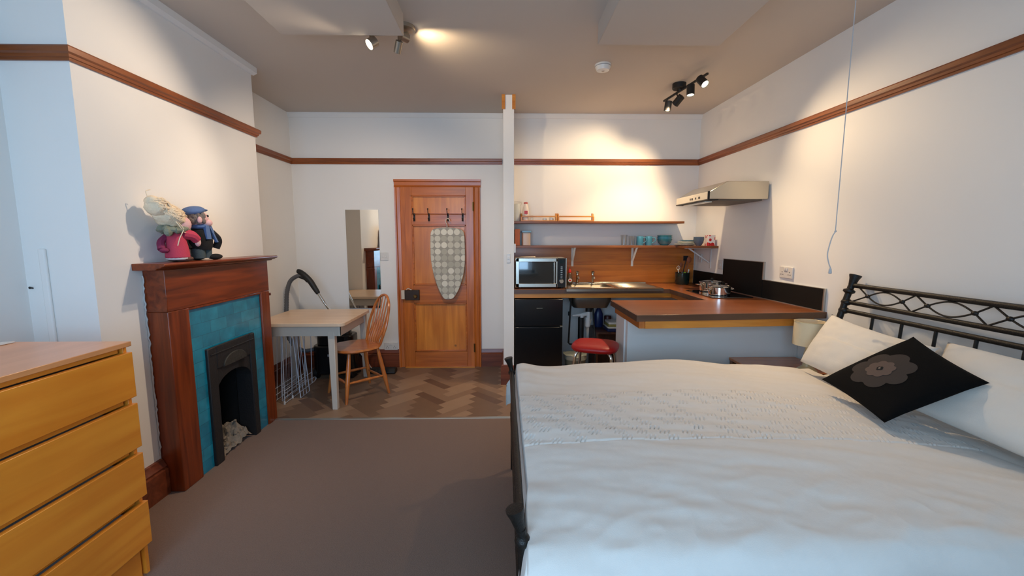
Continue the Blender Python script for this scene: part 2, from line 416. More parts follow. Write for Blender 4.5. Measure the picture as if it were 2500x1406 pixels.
# herringbone vinyl in the kitchen half
g = G(); L_, W_ = .352, .088
plank = random.Random(3)
for a in range(-34, 35):
    for b in range(-14, 15):
        for k in (0, 1):
            # herringbone lattice
            ox = a*W_+b*2*L_; oy = a*W_
            if k == 0: p = [(ox, oy), (ox+L_, oy), (ox+L_, oy+W_), (ox, oy+W_)]
            else: p = [(ox+L_, oy+W_-L_), (ox+L_+W_, oy+W_-L_), (ox+L_+W_, oy+W_), (ox+L_, oy+W_)]
            q = []
            for x, y in p:
                q.append(((x-y)*.7071, (x+y)*.7071+3.9))
            if max(c[0] for c in q) < -2.3 or min(c[0] for c in q) > 2.2 or max(c[1] for c in q) < 3.2 or min(c[1] for c in q) > 4.6: continue
            g.mi = plank.choice((0, 1, 1, 0) if k == 0 else (2, 3, 2, 0)); g._add([(x, y, .0025) for x, y in q], [(0, 1, 2, 3)])
bm = g.bm
for co_, no in (((0, 3.2, 0), (0, -1, 0)), ((0, 4.6, 0), (0, 1, 0)), ((-2.3, 0, 0), (-1, 0, 0)), ((2.2, 0, 0), (1, 0, 0))):
    bmesh.ops.bisect_plane(bm, geom=bm.verts[:]+bm.edges[:]+bm.faces[:], plane_co=co_, plane_no=no, clear_outer=True)
g.mi = 2; g.box(-2.5, 3.2, -.1, 2.5, 4.9, .001)
struct('floor', g, [M['vinylA'], M['vinylB'], M['vinylC'], M['vinylD']], merge=False)
g = G(); g.prism([(3.185, 0), (3.19, .006), (3.21, .007), (3.216, .003), (3.216, 0)], 0, -1.85, 1.0)
struct('trim_1', g, M['alu'])

struct('wall_back', G().box(-2.5, YB, -.1, 2.4, YB+.15, H+.1), M['wall'])
g = G(); g.prism([(rx(YR-.2), YR-.2), (rx(YB+.1), YB+.1), (2.5, YB+.1), (2.5, YR-.2)], 2, -.1, H+.1)
struct('wall_right', g, M['wall'])
struct('wall_left', G().box(XL-.15, YR-.2, -.1, XL, YB+.1, H+.1), M['wall'])
# chimney breast with a hollow for the grate
OY0, OY1, OZ = 2.575, 2.955, .60
g = G(); g.box(XL-.05, YC0, -.05, XC, OY0, H+.05); g.box(XL-.05, OY1, -.05, XC, YC1, H+.05); g.box(XL-.05, OY0, OZ, XC, OY1, H+.05)
struct('wall_chimney_breast', g, M['wall'])
struct('wall_partition', G().box(0, 3.97, 0, .10, YB+.05, H+.02), M['wall'], bevel=.003)
struct('ceiling', G().box(-2.5, YR-.2, H, 2.6, YB+.1, H+.12), M['ceil'])
# two boxed-in ceiling drops, running towards the camera
struct('trim_2', G().box(-1.28, YR, 2.58, -.575, 2.61, H+.01), M['ceil'], bevel=.004)
struct('trim_3', G().box(.575, YR, 2.58, 1.32, 2.70, H+.01), M['ceil'], bevel=.004)
# wall behind the camera with a wide window
g = G(); zb, zt = .70, 2.25
g.box(-2.5, YR-.15, -.1, 2.4, YR, zb); g.box(-2.5, YR-.15, zt, 2.4, YR, H+.1)
g.box(-2.5, YR-.15, zb, -1.56, YR, zt); g.box(.66, YR-.15, zb, 2.4, YR, zt)
struct('wall_front', g, M['wall'])
win = bpy.data.objects.new('window_1', None); C.objects.link(win); win.location = (0, YR-.08, zb); win['kind'] = 'structure'
g = G(); g.box(-1.56, YR-.1, zb, .66, YR-.04, zb+.06); g.box(-1.56, YR-.1, zt-.06, .66, YR-.04, zt)
for x in (-1.56, -.48, .60): g.box(x, YR-.1, zb, x+.06, YR-.04, zt)
g.box(-1.5, YR-.09, 1.78, .6, YR-.05, 1.82)
mk('window_frame', g, M['gloss_white'], win)
mk('window_sill', G().box(-1.62, YR-.05, zb-.04, .72, YR+.12, zb), M['gloss_white'], win, bevel=.005)
for x in (-1.5, -.42): mk('window_pane', G().box(x, YR-.075, zb+.06, x+1.02, YR-.070, zt-.06), M['glass'], win)

# picture rail profile (distance from wall, height)
RP = [(0, 2.185), (.010, 2.185), (.012, 2.196), (.018, 2.198), (.020, 2.210), (.030, 2.216), (.032, 2.236), (.028, 2.243), (0, 2.243)]
def rail_x(name, x0, x1, y, sgn, mat, prof=RP, mit=(0, 0)):     # runs along x on a wall whose face is at y; sgn = direction into room
    g = G(); n = len(prof)
    vs = [(x0-mit[0]*d, y+sgn*d, z) for d, z in prof]+[(x1+mit[1]*d, y+sgn*d, z) for d, z in prof]
    g._add(vs, [tuple(range(n)), tuple(range(2*n-1, n-1, -1))]+[(i, i+n, (i+1) % n+n, (i+1) % n) for i in range(n)])
    return struct(name, g, mat, sharp=25)
def rail_y(name, y0, y1, xa, xb, sgn, mat, prof=RP, mit=(0, 0)):  # wall face x goes from xa at y0 to xb at y1
    g = G(); n = len(prof)
    vs = [(xa+sgn*d, y0-mit[0]*d, z) for d, z in prof]+[(xb+sgn*d, y1+mit[1]*d, z) for d, z in prof]
    g._add(vs, [tuple(range(n)), tuple(range(2*n-1, n-1, -1))]+[(i, i+n, (i+1) % n+n, (i+1) % n) for i in range(n)])
    return struct(name, g, mat, sharp=25)
rail_x('trim_4', XL, -.012, YB, -1, M['railx'])
rail_x('trim_5', .10, rx(YB)-.0, YB, -1, M['railx'], mit=(0, -1))
rail_y('trim_6', YR, YB, rx(YR), rx(YB), -1, M['rail'], mit=(0, -1))
rail_y('trim_7', YC0, YC1+.0, XC, XC, 1, M['rail'], mit=(1, 1))
rail_x('trim_8', XL, XC, YC0, -1, M['railx'], mit=(0, 1))
rail_y('trim_9', YC1, YB, XL, XL, 1, M['rail'], mit=(0, -1))
rail_y('trim_10', YR, YC0, XL, XL, 1, M['rail'], mit=(0, -1))
# plain cornice strip on the chimney breast and coving on the back wall
CO = [(0, 2.64), (.012, 2.64), (.03, 2.66), (.03, 2.70), (0, 2.70)]
rail_y('trim_11', YC0, YC1, XC, XC, 1, M['wall'], prof=CO, mit=(1, 1))
rail_x('trim_12', XL, -.002, YB, -1, M['wall'], prof=[(0, 2.655), (.01, 2.655), (.03, 2.69), (.03, 2.70), (0, 2.70)])
rail_x('trim_13', .102, rx(YB), YB, -1, M['wall'], prof=[(0, 2.655), (.01, 2.655), (.03, 2.69), (.03, 2.70), (0, 2.70)])
# bare timber packing at the head of the partition and its foot block
struct('trim_14', G().box(-.012, 3.955, 2.575, .018, 3.985, H), M['batten'])
struct('trim_15', G().box(.082, 3.955, 2.575, .112, 3.985, H), M['batten'])
# skirting boards
SK = [(0, 0), (.022, 0), (.022, .145), (.016, .150), (.018, .162), (.012, .180), (.008, .198), (0, .20)]
rail_x('baseboard_back', XL, -1.15, YB, -1, M['skirt'], prof=SK, mit=(0, 0))
rail_x('baseboard_back', -.246, 0.0, YB, -1, M['skirt'], prof=SK)
rail_y('baseboard_left', YC1, YB, XL, XL, 1, M['skirt'], prof=SK, mit=(0, -1))
SKC = [(d*1.9, z) for d, z in SK]
rail_y('baseboard_chimney_breast', YC0, 2.245, XC, XC, 1, M['skirt'], prof=SKC, mit=(1, 0))
rail_x('baseboard_chimney_breast', XL, XC, YC0, -1, M['skirt'], prof=SKC, mit=(0, 1))
rail_y('baseboard_chimney_breast', 3.24, YC1, XC, XC, 1, M['skirt'], prof=SK)
rail_y('baseboard_right', YR, 2.9, rx(YR), rx(2.9), -1, M['skirt'], prof=SK)
struct('baseboard_partition', G().prism([(-.028, 0), (.10, 0), (.10, .19), (.075, .198), (-.02, .198), (-.028, .185)], 1, 3.945, 3.968), M['skirt'])
rail_y('baseboard_partition', 3.97, YB-.03, 0, 0, -1, M['skirt'], prof=SK)

# ------------------------------------------------------------------ door
door = bpy.data.objects.new('door_1', None); C.objects.link(door); door.location = (-.70, 4.53, 0); door['kind'] = 'structure'
dx0, dx1, dz1 = -1.075, -.318, 1.952
# casing: moulded architrave left, right, top
def casing(g, inner, outer, z1, side):
    s = 1 if outer > inner else -1
    prof = [(0, 0), (0, .018), (.012, .022), (.020, .016), (.052, .020), (.060, .034), (.074, .036), (.078, 0)]
    g.prism([(inner+s*d, YB-t) for d, t in prof], 2, 0, z1)
g = G(); casing(g, dx0+.003, -1.2, 1.9495, 0); casing(g, dx1-.003, 0, 1.9495, 0)
mk('door_casing', g, M['pine'], door, sharp=20)
g = G(); prof = [(0, 0), (0, .018), (.012, .022), (.020, .016), (.052, .020), (.060, .036), (.080, .038), (.084, 0)]
g.prism([(YB-t, 1.95+d) for d, t in prof], 0, -1.151, -.240)
mk('door_head_casing', g, M['pinex'], door, sharp=20)
g = G()
PAN = [(-.973, 1.665, -.399, 1.865), (-.970, .913, -.397, 1.557), (-.962, .178, -.405, .718)]
yl = 4.532
def leafbox(a, b, c, d): g.box(a, yl, b, c, YB-.001, d)
leafbox(dx0, .004, -.970, dz1); leafbox(-.399, .004, dx1, dz1)
mk('door_stile', g, M['pine'], door, bevel=.002)
g = G()
for z0, z1 in ((1.865, dz1), (1.557, 1.665), (.718, .913), (.004, .178)): leafbox(-.970, z0, -.399, z1)
mk('door_rail', g, M['pinex'], door, bevel=.002)
for i, (a, b, c, d) in enumerate(PAN):
    g = G(); g.box(-.972, yl+.015, b-.002, -.397, YB-.002, d+.002)
    mk('door_panel', g, M['pinep'], door)
    g = G()
    for (u0, v0, u1, v1) in ((-.970, b, -.399, b+.016), (-.970, d-.016, -.399, d), (-.970, b, -.954, d), (-.415, b, -.399, d)):
        g.box(u0, yl-.004, v0, u1, yl+.016, v1)
    mk('panel_moulding', g, M['pinex'], door, bevel=.004)
# rim lock
g = G(); g.box(-1.058, 4.495, .755, -.905, 4.531, .865); lk = mk('rim_lock', g, plain('lock_brown', (62, 44, 30), .4, metal=.4), door, bevel=.004)
mk('lock_keep', G().box(-1.098, 4.497, .765, -1.062, 4.531, .862), M['paper'], lk, bevel=.003)
mk('lock_knob', G().lathe([(.006, 0), (.006, .02), (.018, .03), (.02, .04), (.012, .05)], (-.94, 4.495, .80), (0, -1, 0), 14), M['brass'], lk)
g = G(); g.tube(bez([(-1.04, 4.50, .868), (-1.02, 4.495, .883), (-1.0, 4.50, .87), (-.985, 4.50, .868)], 5), .005, 6); mk('latch_slide', g, M['paper'], lk)
for z in (1.75, .22):
    mk('hinge', G().box(-.328, 4.524, z-.045, -.312, 4.533, z+.045).cyl((-.318, 4.523, z-.047), (-.318, 4.523, z+.047), .006, 8), M['brass'], door)
for x in (-.941, -.786, -.587, -.432):
    g = G(); z = 1.64
    g.box(x-.009, 4.524, z-.045, x+.009, 4.531, z+.035)
    g.tube(bez([(x, 4.526, z+.01), (x, 4.49, z+.02), (x, 4.462, z+.045), (x, 4.452, z+.075)], 5), .0042, 8)
    g.ball((x, 4.452, z+.078), .008, 8)
    g.tube(bez([(x, 4.526, z-.02), (x, 4.50, z-.04), (x, 4.485, z-.04), (x, 4.478, z-.018)], 5), .0042, 8)
    g.ball((x, 4.478, z-.016), .007, 8)
    mk('coat_hook', g, M['blackm'], door)
struct('trim_16', G().box(dx0, 4.50, 0, dx1, YB, .012), M['batten'])

# ironing board hanging from a coat hook
ib = thing('ironing_board', (-.590, 4.47, .766), 'small ironing board with grey and cream dotted cover hanging on the wooden door', 'ironing board')
prof = [(-.150, 1.510), (-.100, 1.524), (0, 1.528), (.100, 1.520), (.152, 1.500), (.172, 1.46), (.176, 1.38), (.178, 1.25), (.172, 1.12), (.150, 1.00), (.110, .88), (.060, .795), (.025, .770),
        (-.02, .766), (-.055, .780), (-.095, .85), (-.135, .96), (-.165, 1.08), (-.182, 1.20), (-.184, 1.34), (-.180, 1.45), (-.170, 1.49)]
pts = [(p.x-.585, p.z) for p in bez([(a, 0, b) for a, b in prof+prof[:1]], 4)][:-1]
mk('board_cover', G().prism(pts, 1, 4.462, 4.486), M['dots'], ib, bevel=.006)
mk('hanging_hook', G().tube(bez([(-.592, 4.474, 1.525), (-.592, 4.474, 1.56), (-.605, 4.474, 1.585), (-.600, 4.474, 1.612), (-.582, 4.474, 1.622), (-.567, 4.474, 1.612), (-.562, 4.474, 1.595)], 6), .005, 8), M['paper'], ib)

# ------------------------------------------------------------------ wall plates
def plate(name, label, cat, x, y, z, wd, ht, face, holes, sw=None, group=None):
    """face '-y' (back wall) or '-x' (right wall)"""
    t = thing(name, (x, y, z-ht/2), label, cat, group)
    g = G()
    if face == '-y': g.box(x-wd/2, y-.009, z-ht/2, x+wd/2, y, z+ht/2)
    else: g.box(x-.010, y-wd/2, z-ht/2, x, y+wd/2, z+ht/2)
    mk('face_plate', g, M['plastic'], t, bevel=.003)
    for a, b in holes:
        g = G()
        for da, db in ((0, .011), (-.011, -.008), (.011, -.008)):
            if face == '-y': g.box(x+a+da-.003, y-.0105, z+b+db-.003, x+a+da+.003, y-.0088, z+b+db+.003)
            else: g.box(x-.0115, y+a+da-.003, z+b+db-.003, x-.0098, y+a+da+.003, z+b+db+.003)
        mk('pin_holes', g, M['blackm'], t)
    for a, b in (sw or []):
        g = G()
        if face == '-y': g.box(x+a-.008, y-.014, z+b-.012, x+a+.008, y-.008, z+b+.012)
        else: g.box(x-.015, y+a-.008, z+b-.012, x-.009, y+a+.008, z+b+.012)
        mk('rocker', g, M['plastic'], t, bevel=.002)
    return t
plate('light_switch', 'white double light switch on the wall between mirror and door', 'switch', -1.279, YB, 1.222, .086, .086, '-y', [], [(-.016, 0), (.016, 0)])
plate('wall_socket', 'white double socket low on the wall beside the door skirting', 'socket', -1.24, YB, .235, .146, .086, '-y', [(-.04, -.01), (.04, -.01)], [(-.01, .022), (.01, .022)])
plate('wall_socket', 'white double socket on the right wall above the low black splashback', 'socket', rx(3.10), 3.10, 1.160, .146, .086, '-x', [(-.04, -.008), (.04, -.008)], [(-.01, .022), (.01, .022)])
plate('cooker_switch', 'white switch plate touching the corner of the tall black splashback', 'switch', rx(4.02), 4.015, 1.163, .086, .086, '-x', [], [(0, 0)])
plate('cooker_switch', 'white switch plate below the end of the lower kitchen shelf', 'switch', rx(4.43), 4.43, 1.207, .086, .086, '-x', [], [(0, 0)])
plate('light_switch', 'narrow white switch on the front edge of the white partition', 'switch', .048, 3.97, 1.229, .034, .088, '-y', [], [(0, 0)])
g = G(); g.box(.10, 3.98, 1.28, .116, 4.06, 1.364); tag(mk('switch_box', g, M['plastic'], bevel=.002), 'small white switch box on the kitchen side of the partition', 'switch')

# wall mirror
mr = thing('wall_mirror', (-1.495, 4.553, .662), 'tall frameless mirror on the back wall behind the small table', 'mirror')
mk('mirror_glass', G().box(-1.672, 4.547, .662, -1.325, 4.5585, 1.716), M['mirror'], mr)

# ------------------------------------------------------------------ fireplace
fp = thing('fireplace', (-1.80, 2.735, 0), 'dark mahogany fireplace surround with teal tiles and black cast iron grate', 'fireplace')
FX = -1.79
# mantel shelf with moulded nose
g = G()
prof = [(XC, 1.247), (FX+.006, 1.247), (FX+.012, 1.254), (FX+.03, 1.258), (FX+.038, 1.264), (FX+.050, 1.266), (FX+.054, 1.274), (FX+.050, 1.283), (XC, 1.283)]
g.prism([(x, z) for x, z in prof], 1, 2.19, 3.28)
mk('mantel_shelf', g, M['mahogy'], fp, bevel=.003)
g = G(); g.box(XC+.001, 2.25, 1.02, FX, 3.225, 1.247); mk('frieze', g, M['mahogy'], fp, bevel=.003)
for a, b in ((2.25, 2.40), (3.12, 3.225)):
    g = G(); g.box(XC+.001, a, 0, FX, b, 1.02); mk('surround_leg', g, M['mahog'], fp, bevel=.004)
for a, b in ((3.225, 3.24),):
    mk('side_bead', G().box(XC+.001, a, .98, FX+.006, b, 1.0), M['mahogy'], fp, bevel=.003)
g = G(); rp = random.Random(4)
g.tube([(XC+.004+rp.uniform(0, .006), 2.246+rp.uniform(-.005, .001), z/60) for z in range(13, 74)], [rp.uniform(.002, .0045) for _ in range(61)], 6)
mk('plaster_joint', g, plain('ragged_plaster', (196, 196, 194), .9), fp)
# tiles: left, right, top fields
for (a, b, c, d) in ((2.40, 0, 2.515, 1.02), (2.995, 0, 3.12, 1.02), (2.515, .745, 2.995, 1.02)):
    g = G(); g.box(XC+.001, a, b, FX-.014, c, d); mk('tile_panel', g, M['tile'], fp)
g = G()
g.box(FX-.014, 2.40, 1.006, FX-.002, 3.12, 1.02); g.box(FX-.014, 2.398, 0, FX-.004, 2.406, 1.02); g.box(FX-.014, 3.114, 0, FX-.004, 3.122, 1.02)
mk('inner_bead', g, M['mahog'], fp, bevel=.002)
# cast-iron frame with arched opening
g = G(); X0, X1 = XC+.001, FX+.004
ya, yb, yo0, yo1, zt_ = 2.515, 2.995, 2.59, 2.935, .60
g.box(X0, ya, 0, X1, yo0, .745); g.box(X0, yo1, 0, X1, yb, .745); g.box(X0, yo0, zt_, X1, yo1, .745)
mk('grate_frame', g, M['iron'], fp, bevel=.006)
g = G()
g.box(X1, ya+.02, .70, X1+.006, yb-.02, .708)
mk('frame_bead', g, M['iron'], fp, bevel=.002)
ym = (yo0+yo1)/2; rr = (yo1-yo0)/2
g = G()   # arched hood plate
out = [(yo0, zt_)]+[(ym-rr*math.cos(PI*i/14), .48+.10*math.sin(PI*i/14)) for i in range(15)]+[(yo1, zt_)]
out2 = [(yo0, zt_), (yo1, zt_)]
for i in range(14):
    a0, a1 = PI*i/14, PI*(i+1)/14
    p0 = (ym-rr*math.cos(a0), .46+.09*math.sin(a0)); p1 = (ym-rr*math.cos(a1), .46+.09*math.sin(a1))
    g.hexa([(X0+.03, p0[0], p0[1]), (X0+.03, p1[0], p1[1]), (X1-.01, p1[0], p1[1]), (X1-.01, p0[0], p0[1]),
            (X0+.03, p0[0], zt_+.002), (X0+.03, p1[0], zt_+.002), (X1-.01, p1[0], zt_+.002), (X1-.01, p0[0], zt_+.002)])
mk('arched_hood', g, M['iron'], fp)
g = G()   # raised lunette on the hood
g.prism([(ym-.12*math.cos(PI*i/14), .60+.075*math.sin(PI*i/14)) for i in range(15)], 0, X1-.004, X1+.008)
mk('hood_lunette', g, plain('worn_iron', (52, 50, 45), .6, var=.3, vscale=30, bump=.4, bscale=70), fp, bevel=.003)
g = G()   # firebox lining
bx = XL-.02
g.box(bx, OY0, 0, bx+.02, OY1, OZ); g.box(bx, OY0-.0, 0, X0, OY0+.02, OZ); g.box(bx, OY1-.02, 0, X0, OY1, OZ); g.box(bx, OY0, OZ-.02, X0, OY1, OZ); g.box(bx, OY0, 0, X0, OY1, .012)
mk('firebox', g, M['soot'], fp)
g = G()   # pale rubble lying in the grate mouth
def heap(a, b):
    y = 2.612+.311*a; x = -2.02+.208*b
    h_ = .028+.075*math.exp(-((a-.80)/.16)**2)+.02*a
    e_ = min(1, 4*b*(1-b)+.05)**.5*min(1, 8*a*(1-a)+.1)
    n_ = .030*noise.noise(Vector((x*24, y*24, 1)))+.018*noise.noise(Vector((x*60, y*60, 4)))+.008*noise.noise(Vector((x*130, y*130, 8)))
    return (x+.02*noise.noise(Vector((y*30, a, 2))), y, .0135+max(0, h_*e_+n_*min(1, e_*1.4)))
g.grid(heap, 60, 40)
rr_ = random.Random(5)
for i in range(26):
    a = rr_.random(); b = rr_.uniform(.5, .92); p_ = heap(a, b); q_ = rr_.uniform(.006, .014); g.ball((p_[0], min(max(p_[1], 2.63), 2.90), p_[2]+q_*.4), (q_, q_*1.3, q_*.8), 7, wob=.9)
tag(mk('fireplace_rubble', g, M['rubble']), 'heap of pale ash and broken plaster in the mouth of the grate', 'rubble')['kind'] = 'stuff'

# ------------------------------------------------------------------ dolls
def strand(g, pts, r=.003): g.tube(bez(pts, 4), r, 5)
dx = -1.815; S0 = 1.283
wd = thing('doll', (dx, 2.39, S0), 'stuffed doll with blonde yarn hair and pink dress kissing the capped doll', 'doll')
g = G()
g.ball((dx, 2.385, S0+.10), (.034, .040, .08), 16); g.ball((dx+.008, 2.418, S0+.208), (.046, .056, .050), 16); g.ball((dx+.012, 2.474, S0+.212), (.012, .014, .010), 8)
g.ball((dx+.045, 2.488, S0+.108), (.014, .018, .026), 10); g.tube([(dx, 2.39, S0+.14), (dx, 2.40, S0+.19)], .026, 10)
mk('body', g, M['skin'], wd)
g = G()
g.lathe([(.060, .022), (.064, .026), (.062, .06), (.055, .10), (.050, .14), (.044, .165), (.020, .18)], (dx, 2.388, S0), seg=18, sx=.8)
mk('dress', g, M['pinkf'], wd)
g = G(); g.tube(bez([(dx+.025, 2.40, S0+.155), (dx+.045, 2.445, S0+.145), (dx+.048, 2.475, S0+.122)], 5), [.030-.0006*i for i in range(11)], 10)
mk('sleeve', g, M['pinkf'], wd)
g = G(); g.tube(bez([(dx-.03, 2.36, S0+.14), (dx-.035, 2.325, S0+.11), (dx-.02, 2.305, S0+.07)], 5), .018, 8); g.ball((dx-.01, 2.31, S0+.065), (.02, .026, .014), 10)
mk('sleeve', g, plain('dark_pink_felt', (128, 40, 76), .9), wd)
mk('underskirt', G().lathe([(.056, 0), (.061, .006), (.058, .02)], (dx, 2.388, S0+.012), seg=16, sx=.82), M['whitef'], wd)
mk('boot', G().ball((dx+.02, 2.41, S0+.016), (.032, .055, .0165), 12), M['brownf'], wd)
mk('boot', G().ball((dx-.025, 2.40, S0+.016), (.026, .05, .0165), 12), M['brownf'], wd)
g = G(); R_ = Matrix.Rotation(-.45, 3, 'X')
hb_ = [((dx, 2.348, S0+.250), (.062, .088, .058)), ((dx-.004, 2.288, S0+.292), (.052, .060, .050)), ((dx-.006, 2.40, S0+.262), (.050, .052, .030)), ((dx-.01, 2.262, S0+.322), (.034, .036, .030))]
for c_, r_ in hb_: g.ball(c_, r_, 22, R_, .16)
rh = random.Random(9)
for i in range(80):      # yarn lying over the hair
    c_, r_ = hb_[rh.choice((0, 0, 0, 1, 1, 2))]
    p0 = rh.uniform(-.9, .9); q0 = rh.uniform(-.5, 1.1); ln_ = rh.uniform(.5, 1.0); pts_ = []
    for k in range(6):
        th = p0-ln_*k/5+.15*math.sin(k+i); ph = q0+.12*math.sin(k*1.3+i)
        v_ = Vector((r_[0]*math.cos(th)*math.cos(ph), r_[1]*math.sin(th), r_[2]*math.cos(th)*math.sin(ph)))*1.05
        pts_.append(Vector(c_)+R_ @ v_)
    strand(g, pts_, .0030)
strand(g, [(dx+.05, 2.33, S0+.22), (dx+.06, 2.345, S0+.19), (dx+.055, 2.375, S0+.165), (dx+.05, 2.40, S0+.160)], .0026)
strand(g, [(dx+.05, 2.345, S0+.215), (dx+.06, 2.365, S0+.18), (dx+.055, 2.34, S0+.13), (dx+.045, 2.335, S0+.09)], .0026)
strand(g, [(dx-.01, 2.235, S0+.34), (dx-.01, 2.228, S0+.37), (dx, 2.245, S0+.378)], .002)
mk('hair', g, M['hair'], wd)
g = G()
for i in range(14):
    a = 2*PI*i/14; g.ball((dx+.040*math.cos(a), 2.375+.062*math.sin(a), S0+.178+.006*math.sin(3*a)), (.022, .026, .018), 8, None, .5)
g.ball((dx+.02, 2.315, S0+.165), (.02, .03, .025), 8, None, .5)
mk('shawl', g, M['greenf'], wd)

md = thing('doll', (dx, 2.575, S0), 'stuffed doll with blue flat cap, blue scarf and black jumper', 'doll')
g = G(); g.ball((dx, 2.558, S0+.246), (.056, .066, .050), 20); g.ball((dx+.012, 2.626, S0+.226), (.016, .018, .018), 10)
g.tube([(dx, 2.565, S0+.16), (dx, 2.562, S0+.21)], .03, 10); g.ball((dx, 2.575, S0+.12), (.042, .050, .06), 12)
g.ball((dx+.050, 2.512, S0+.236), (.010, .016, .020), 10); g.ball((dx+.030, 2.588, S0+.222), (.034, .036, .026), 12)
mk('body', g, M['skin'], md)
for p_, r_e in (((dx+.0505, 2.578, S0+.262), .0072), ((dx+.016, 2.621, S0+.258), .0060)): mk('eye', G().ball(p_, r_e, 10), M['black'], md)
mk('mouth', G().ball((dx+.026, 2.622, S0+.204), (.008, .013, .005), 8), M['brownf'], md)
mk('jumper', G().lathe([(.058, 0), (.068, .02), (.070, .06), (.062, .105), (.048, .130), (.026, .142)], (dx, 2.575, S0+.062), seg=20, sx=.82), M['blackf'], md)
g = G(); g.tube(bez([(dx+.03, 2.630, S0+.165), (dx+.045, 2.664, S0+.12), (dx+.03, 2.660, S0+.07)], 5), .021, 10); mk('sleeve', g, M['blackf'], md)
g = G(); g.tube(bez([(dx-.03, 2.525, S0+.165), (dx-.04, 2.505, S0+.11), (dx-.02, 2.515, S0+.07)], 5), .021, 10); mk('sleeve', g, M['blackf'], md)
for y in (2.548, 2.605): mk('trouser_leg', G().lathe([(.034, 0), (.036, .05), (.032, .072)], (dx, y, S0+.012), seg=14), M['greyf'], md)
for y, xx in ((2.650, dx+.03), (2.585, dx-.03)): mk('shoe', G().ball((xx, y, S0+.0175), (.026, .056, .018), 14), M['blackf'], md)
g = G(); g.ball((dx, 2.534, S0+.290), (.056, .064, .026), 18, Matrix.Rotation(.22, 3, 'X')); g.ball((dx+.004, 2.585, S0+.296), (.040, .036, .010), 12, Matrix.Rotation(.10, 3, 'X'))
mk('flat_cap', g, M['bluef'], md)
g = G()
for i in range(26):
    a = PI*.60+PI*.80*(i % 13)/12; g.ball((dx+.050*math.sin(a), 2.560+.064*math.cos(a), S0+.262-.022*(i//13)-.01*(i % 2)), (.012, .014, .018), 8, None, .5)
mk('hair', g, M['ghair'], md)
g = G(); g.tube(arc((dx, 2.565), .040, 0, 2*PI*.98, 16, lambda a, b: (a, b, S0+.200)), .014, 8, True)
g.hexa([(dx+.054, 2.545, S0+.125), (dx+.054, 2.580, S0+.125), (dx+.064, 2.580, S0+.125), (dx+.062, 2.545, S0+.125), (dx+.036, 2.550, S0+.205), (dx+.036, 2.582, S0+.205), (dx+.054, 2.582, S0+.205), (dx+.054, 2.550, S0+.205)])
g.hexa([(dx+.050, 2.628, S0+.105), (dx+.044, 2.650, S0+.108), (dx+.056, 2.653, S0+.108), (dx+.062, 2.630, S0+.105), (dx+.032, 2.588, S0+.205), (dx+.030, 2.612, S0+.205), (dx+.046, 2.614, S0+.205), (dx+.048, 2.590, S0+.205)])
mk('scarf', g, M['bluef'], md, bevel=.003)

# ------------------------------------------------------------------ chest of drawers
ch = thing('chest_of_drawers', (-1.72, 1.255, 0), 'orange birch veneer chest of four wide drawers in front of chimney breast', 'chest of drawers')
cy0, cy1, cxb, cxf = .855, 1.655, -1.96, -1.47
mk('top', G().box(cxb, cy0, .990, cxf, cy1, 1.009), M['birch_top'], ch, bevel=.002)
for y in (cy0, cy1-.028): mk('side_panel', G().box(cxb, y+.012, .02, cxf-.022, y+.028-.012+.012, .990), M['birch'], ch, bevel=.001)
mk('back_panel', G().box(cxb, cy0+.03, .05, cxb+.008, cy1-.03, .99), M['birch'], ch)
for z0, z1 in ((.784, .966), (.575, .757), (.366, .548), (.157, .339)):
    d = mk('drawer', G().box(cxf-.02, cy0, z0, cxf, cy1, z1), M['birch'], ch, bevel=.002)
    mk('drawer_box', G().box(cxb+.03, cy0+.05, z0+.01, cxf-.02, cy1-.05, z1-.03), M['gloss_white'], d)
for z in (.972, .762, .553, .344): mk('cross_rail', G().box(cxf-.05, cy0+.029, z-.004, cxf-.03, cy1-.029, z+.016), M['birch'], ch)
mk('plinth', G().box(cxf-.045, cy0+.029, .02, cxf-.03, cy1-.029, .15), M['birch'], ch)
for y in (cy0+.02, cy1-.02):
    for x in (cxb+.03, cxf-.05): mk('foot', G().cyl((x, y, 0), (x, y, .021), .012, 10), M['batten'], ch)
tag(mk('paper_sheet', G().hexa([(-1.945, 1.52, 1.0105), (-1.90, 1.53, 1.0105), (-1.90, 1.64, 1.0105), (-1.945, 1.635, 1.0105), (-1.945, 1.52, 1.012), (-1.90, 1.53, 1.013), (-1.90, 1.64, 1.016), (-1.945, 1.635, 1.013)]), M['gloss_white']), 'folded white paper at the back edge of the drawer chest', 'paper')
# painted-over conduit and a nail on the end of the chimney breast
tag(mk('wall_conduit', G().box(-2.135, YC0-.014, .2, -2.105, YC0, 1.365), M['wall'], bevel=.005), 'thin white painted conduit rising behind the drawer chest', 'conduit')
g = G(); g.cyl((-2.19, YC0-.012, 1.185), (-2.19, YC0+.0, 1.182), .0035, 8); g.lathe([(.006, 0), (.006, .002)], (-2.19, YC0-.012, 1.185), (0, -1, 0), 8)
tag(mk('wall_nail', g, M['iron']), 'small dark nail in the blue lit wall above drawer chest', 'nail')

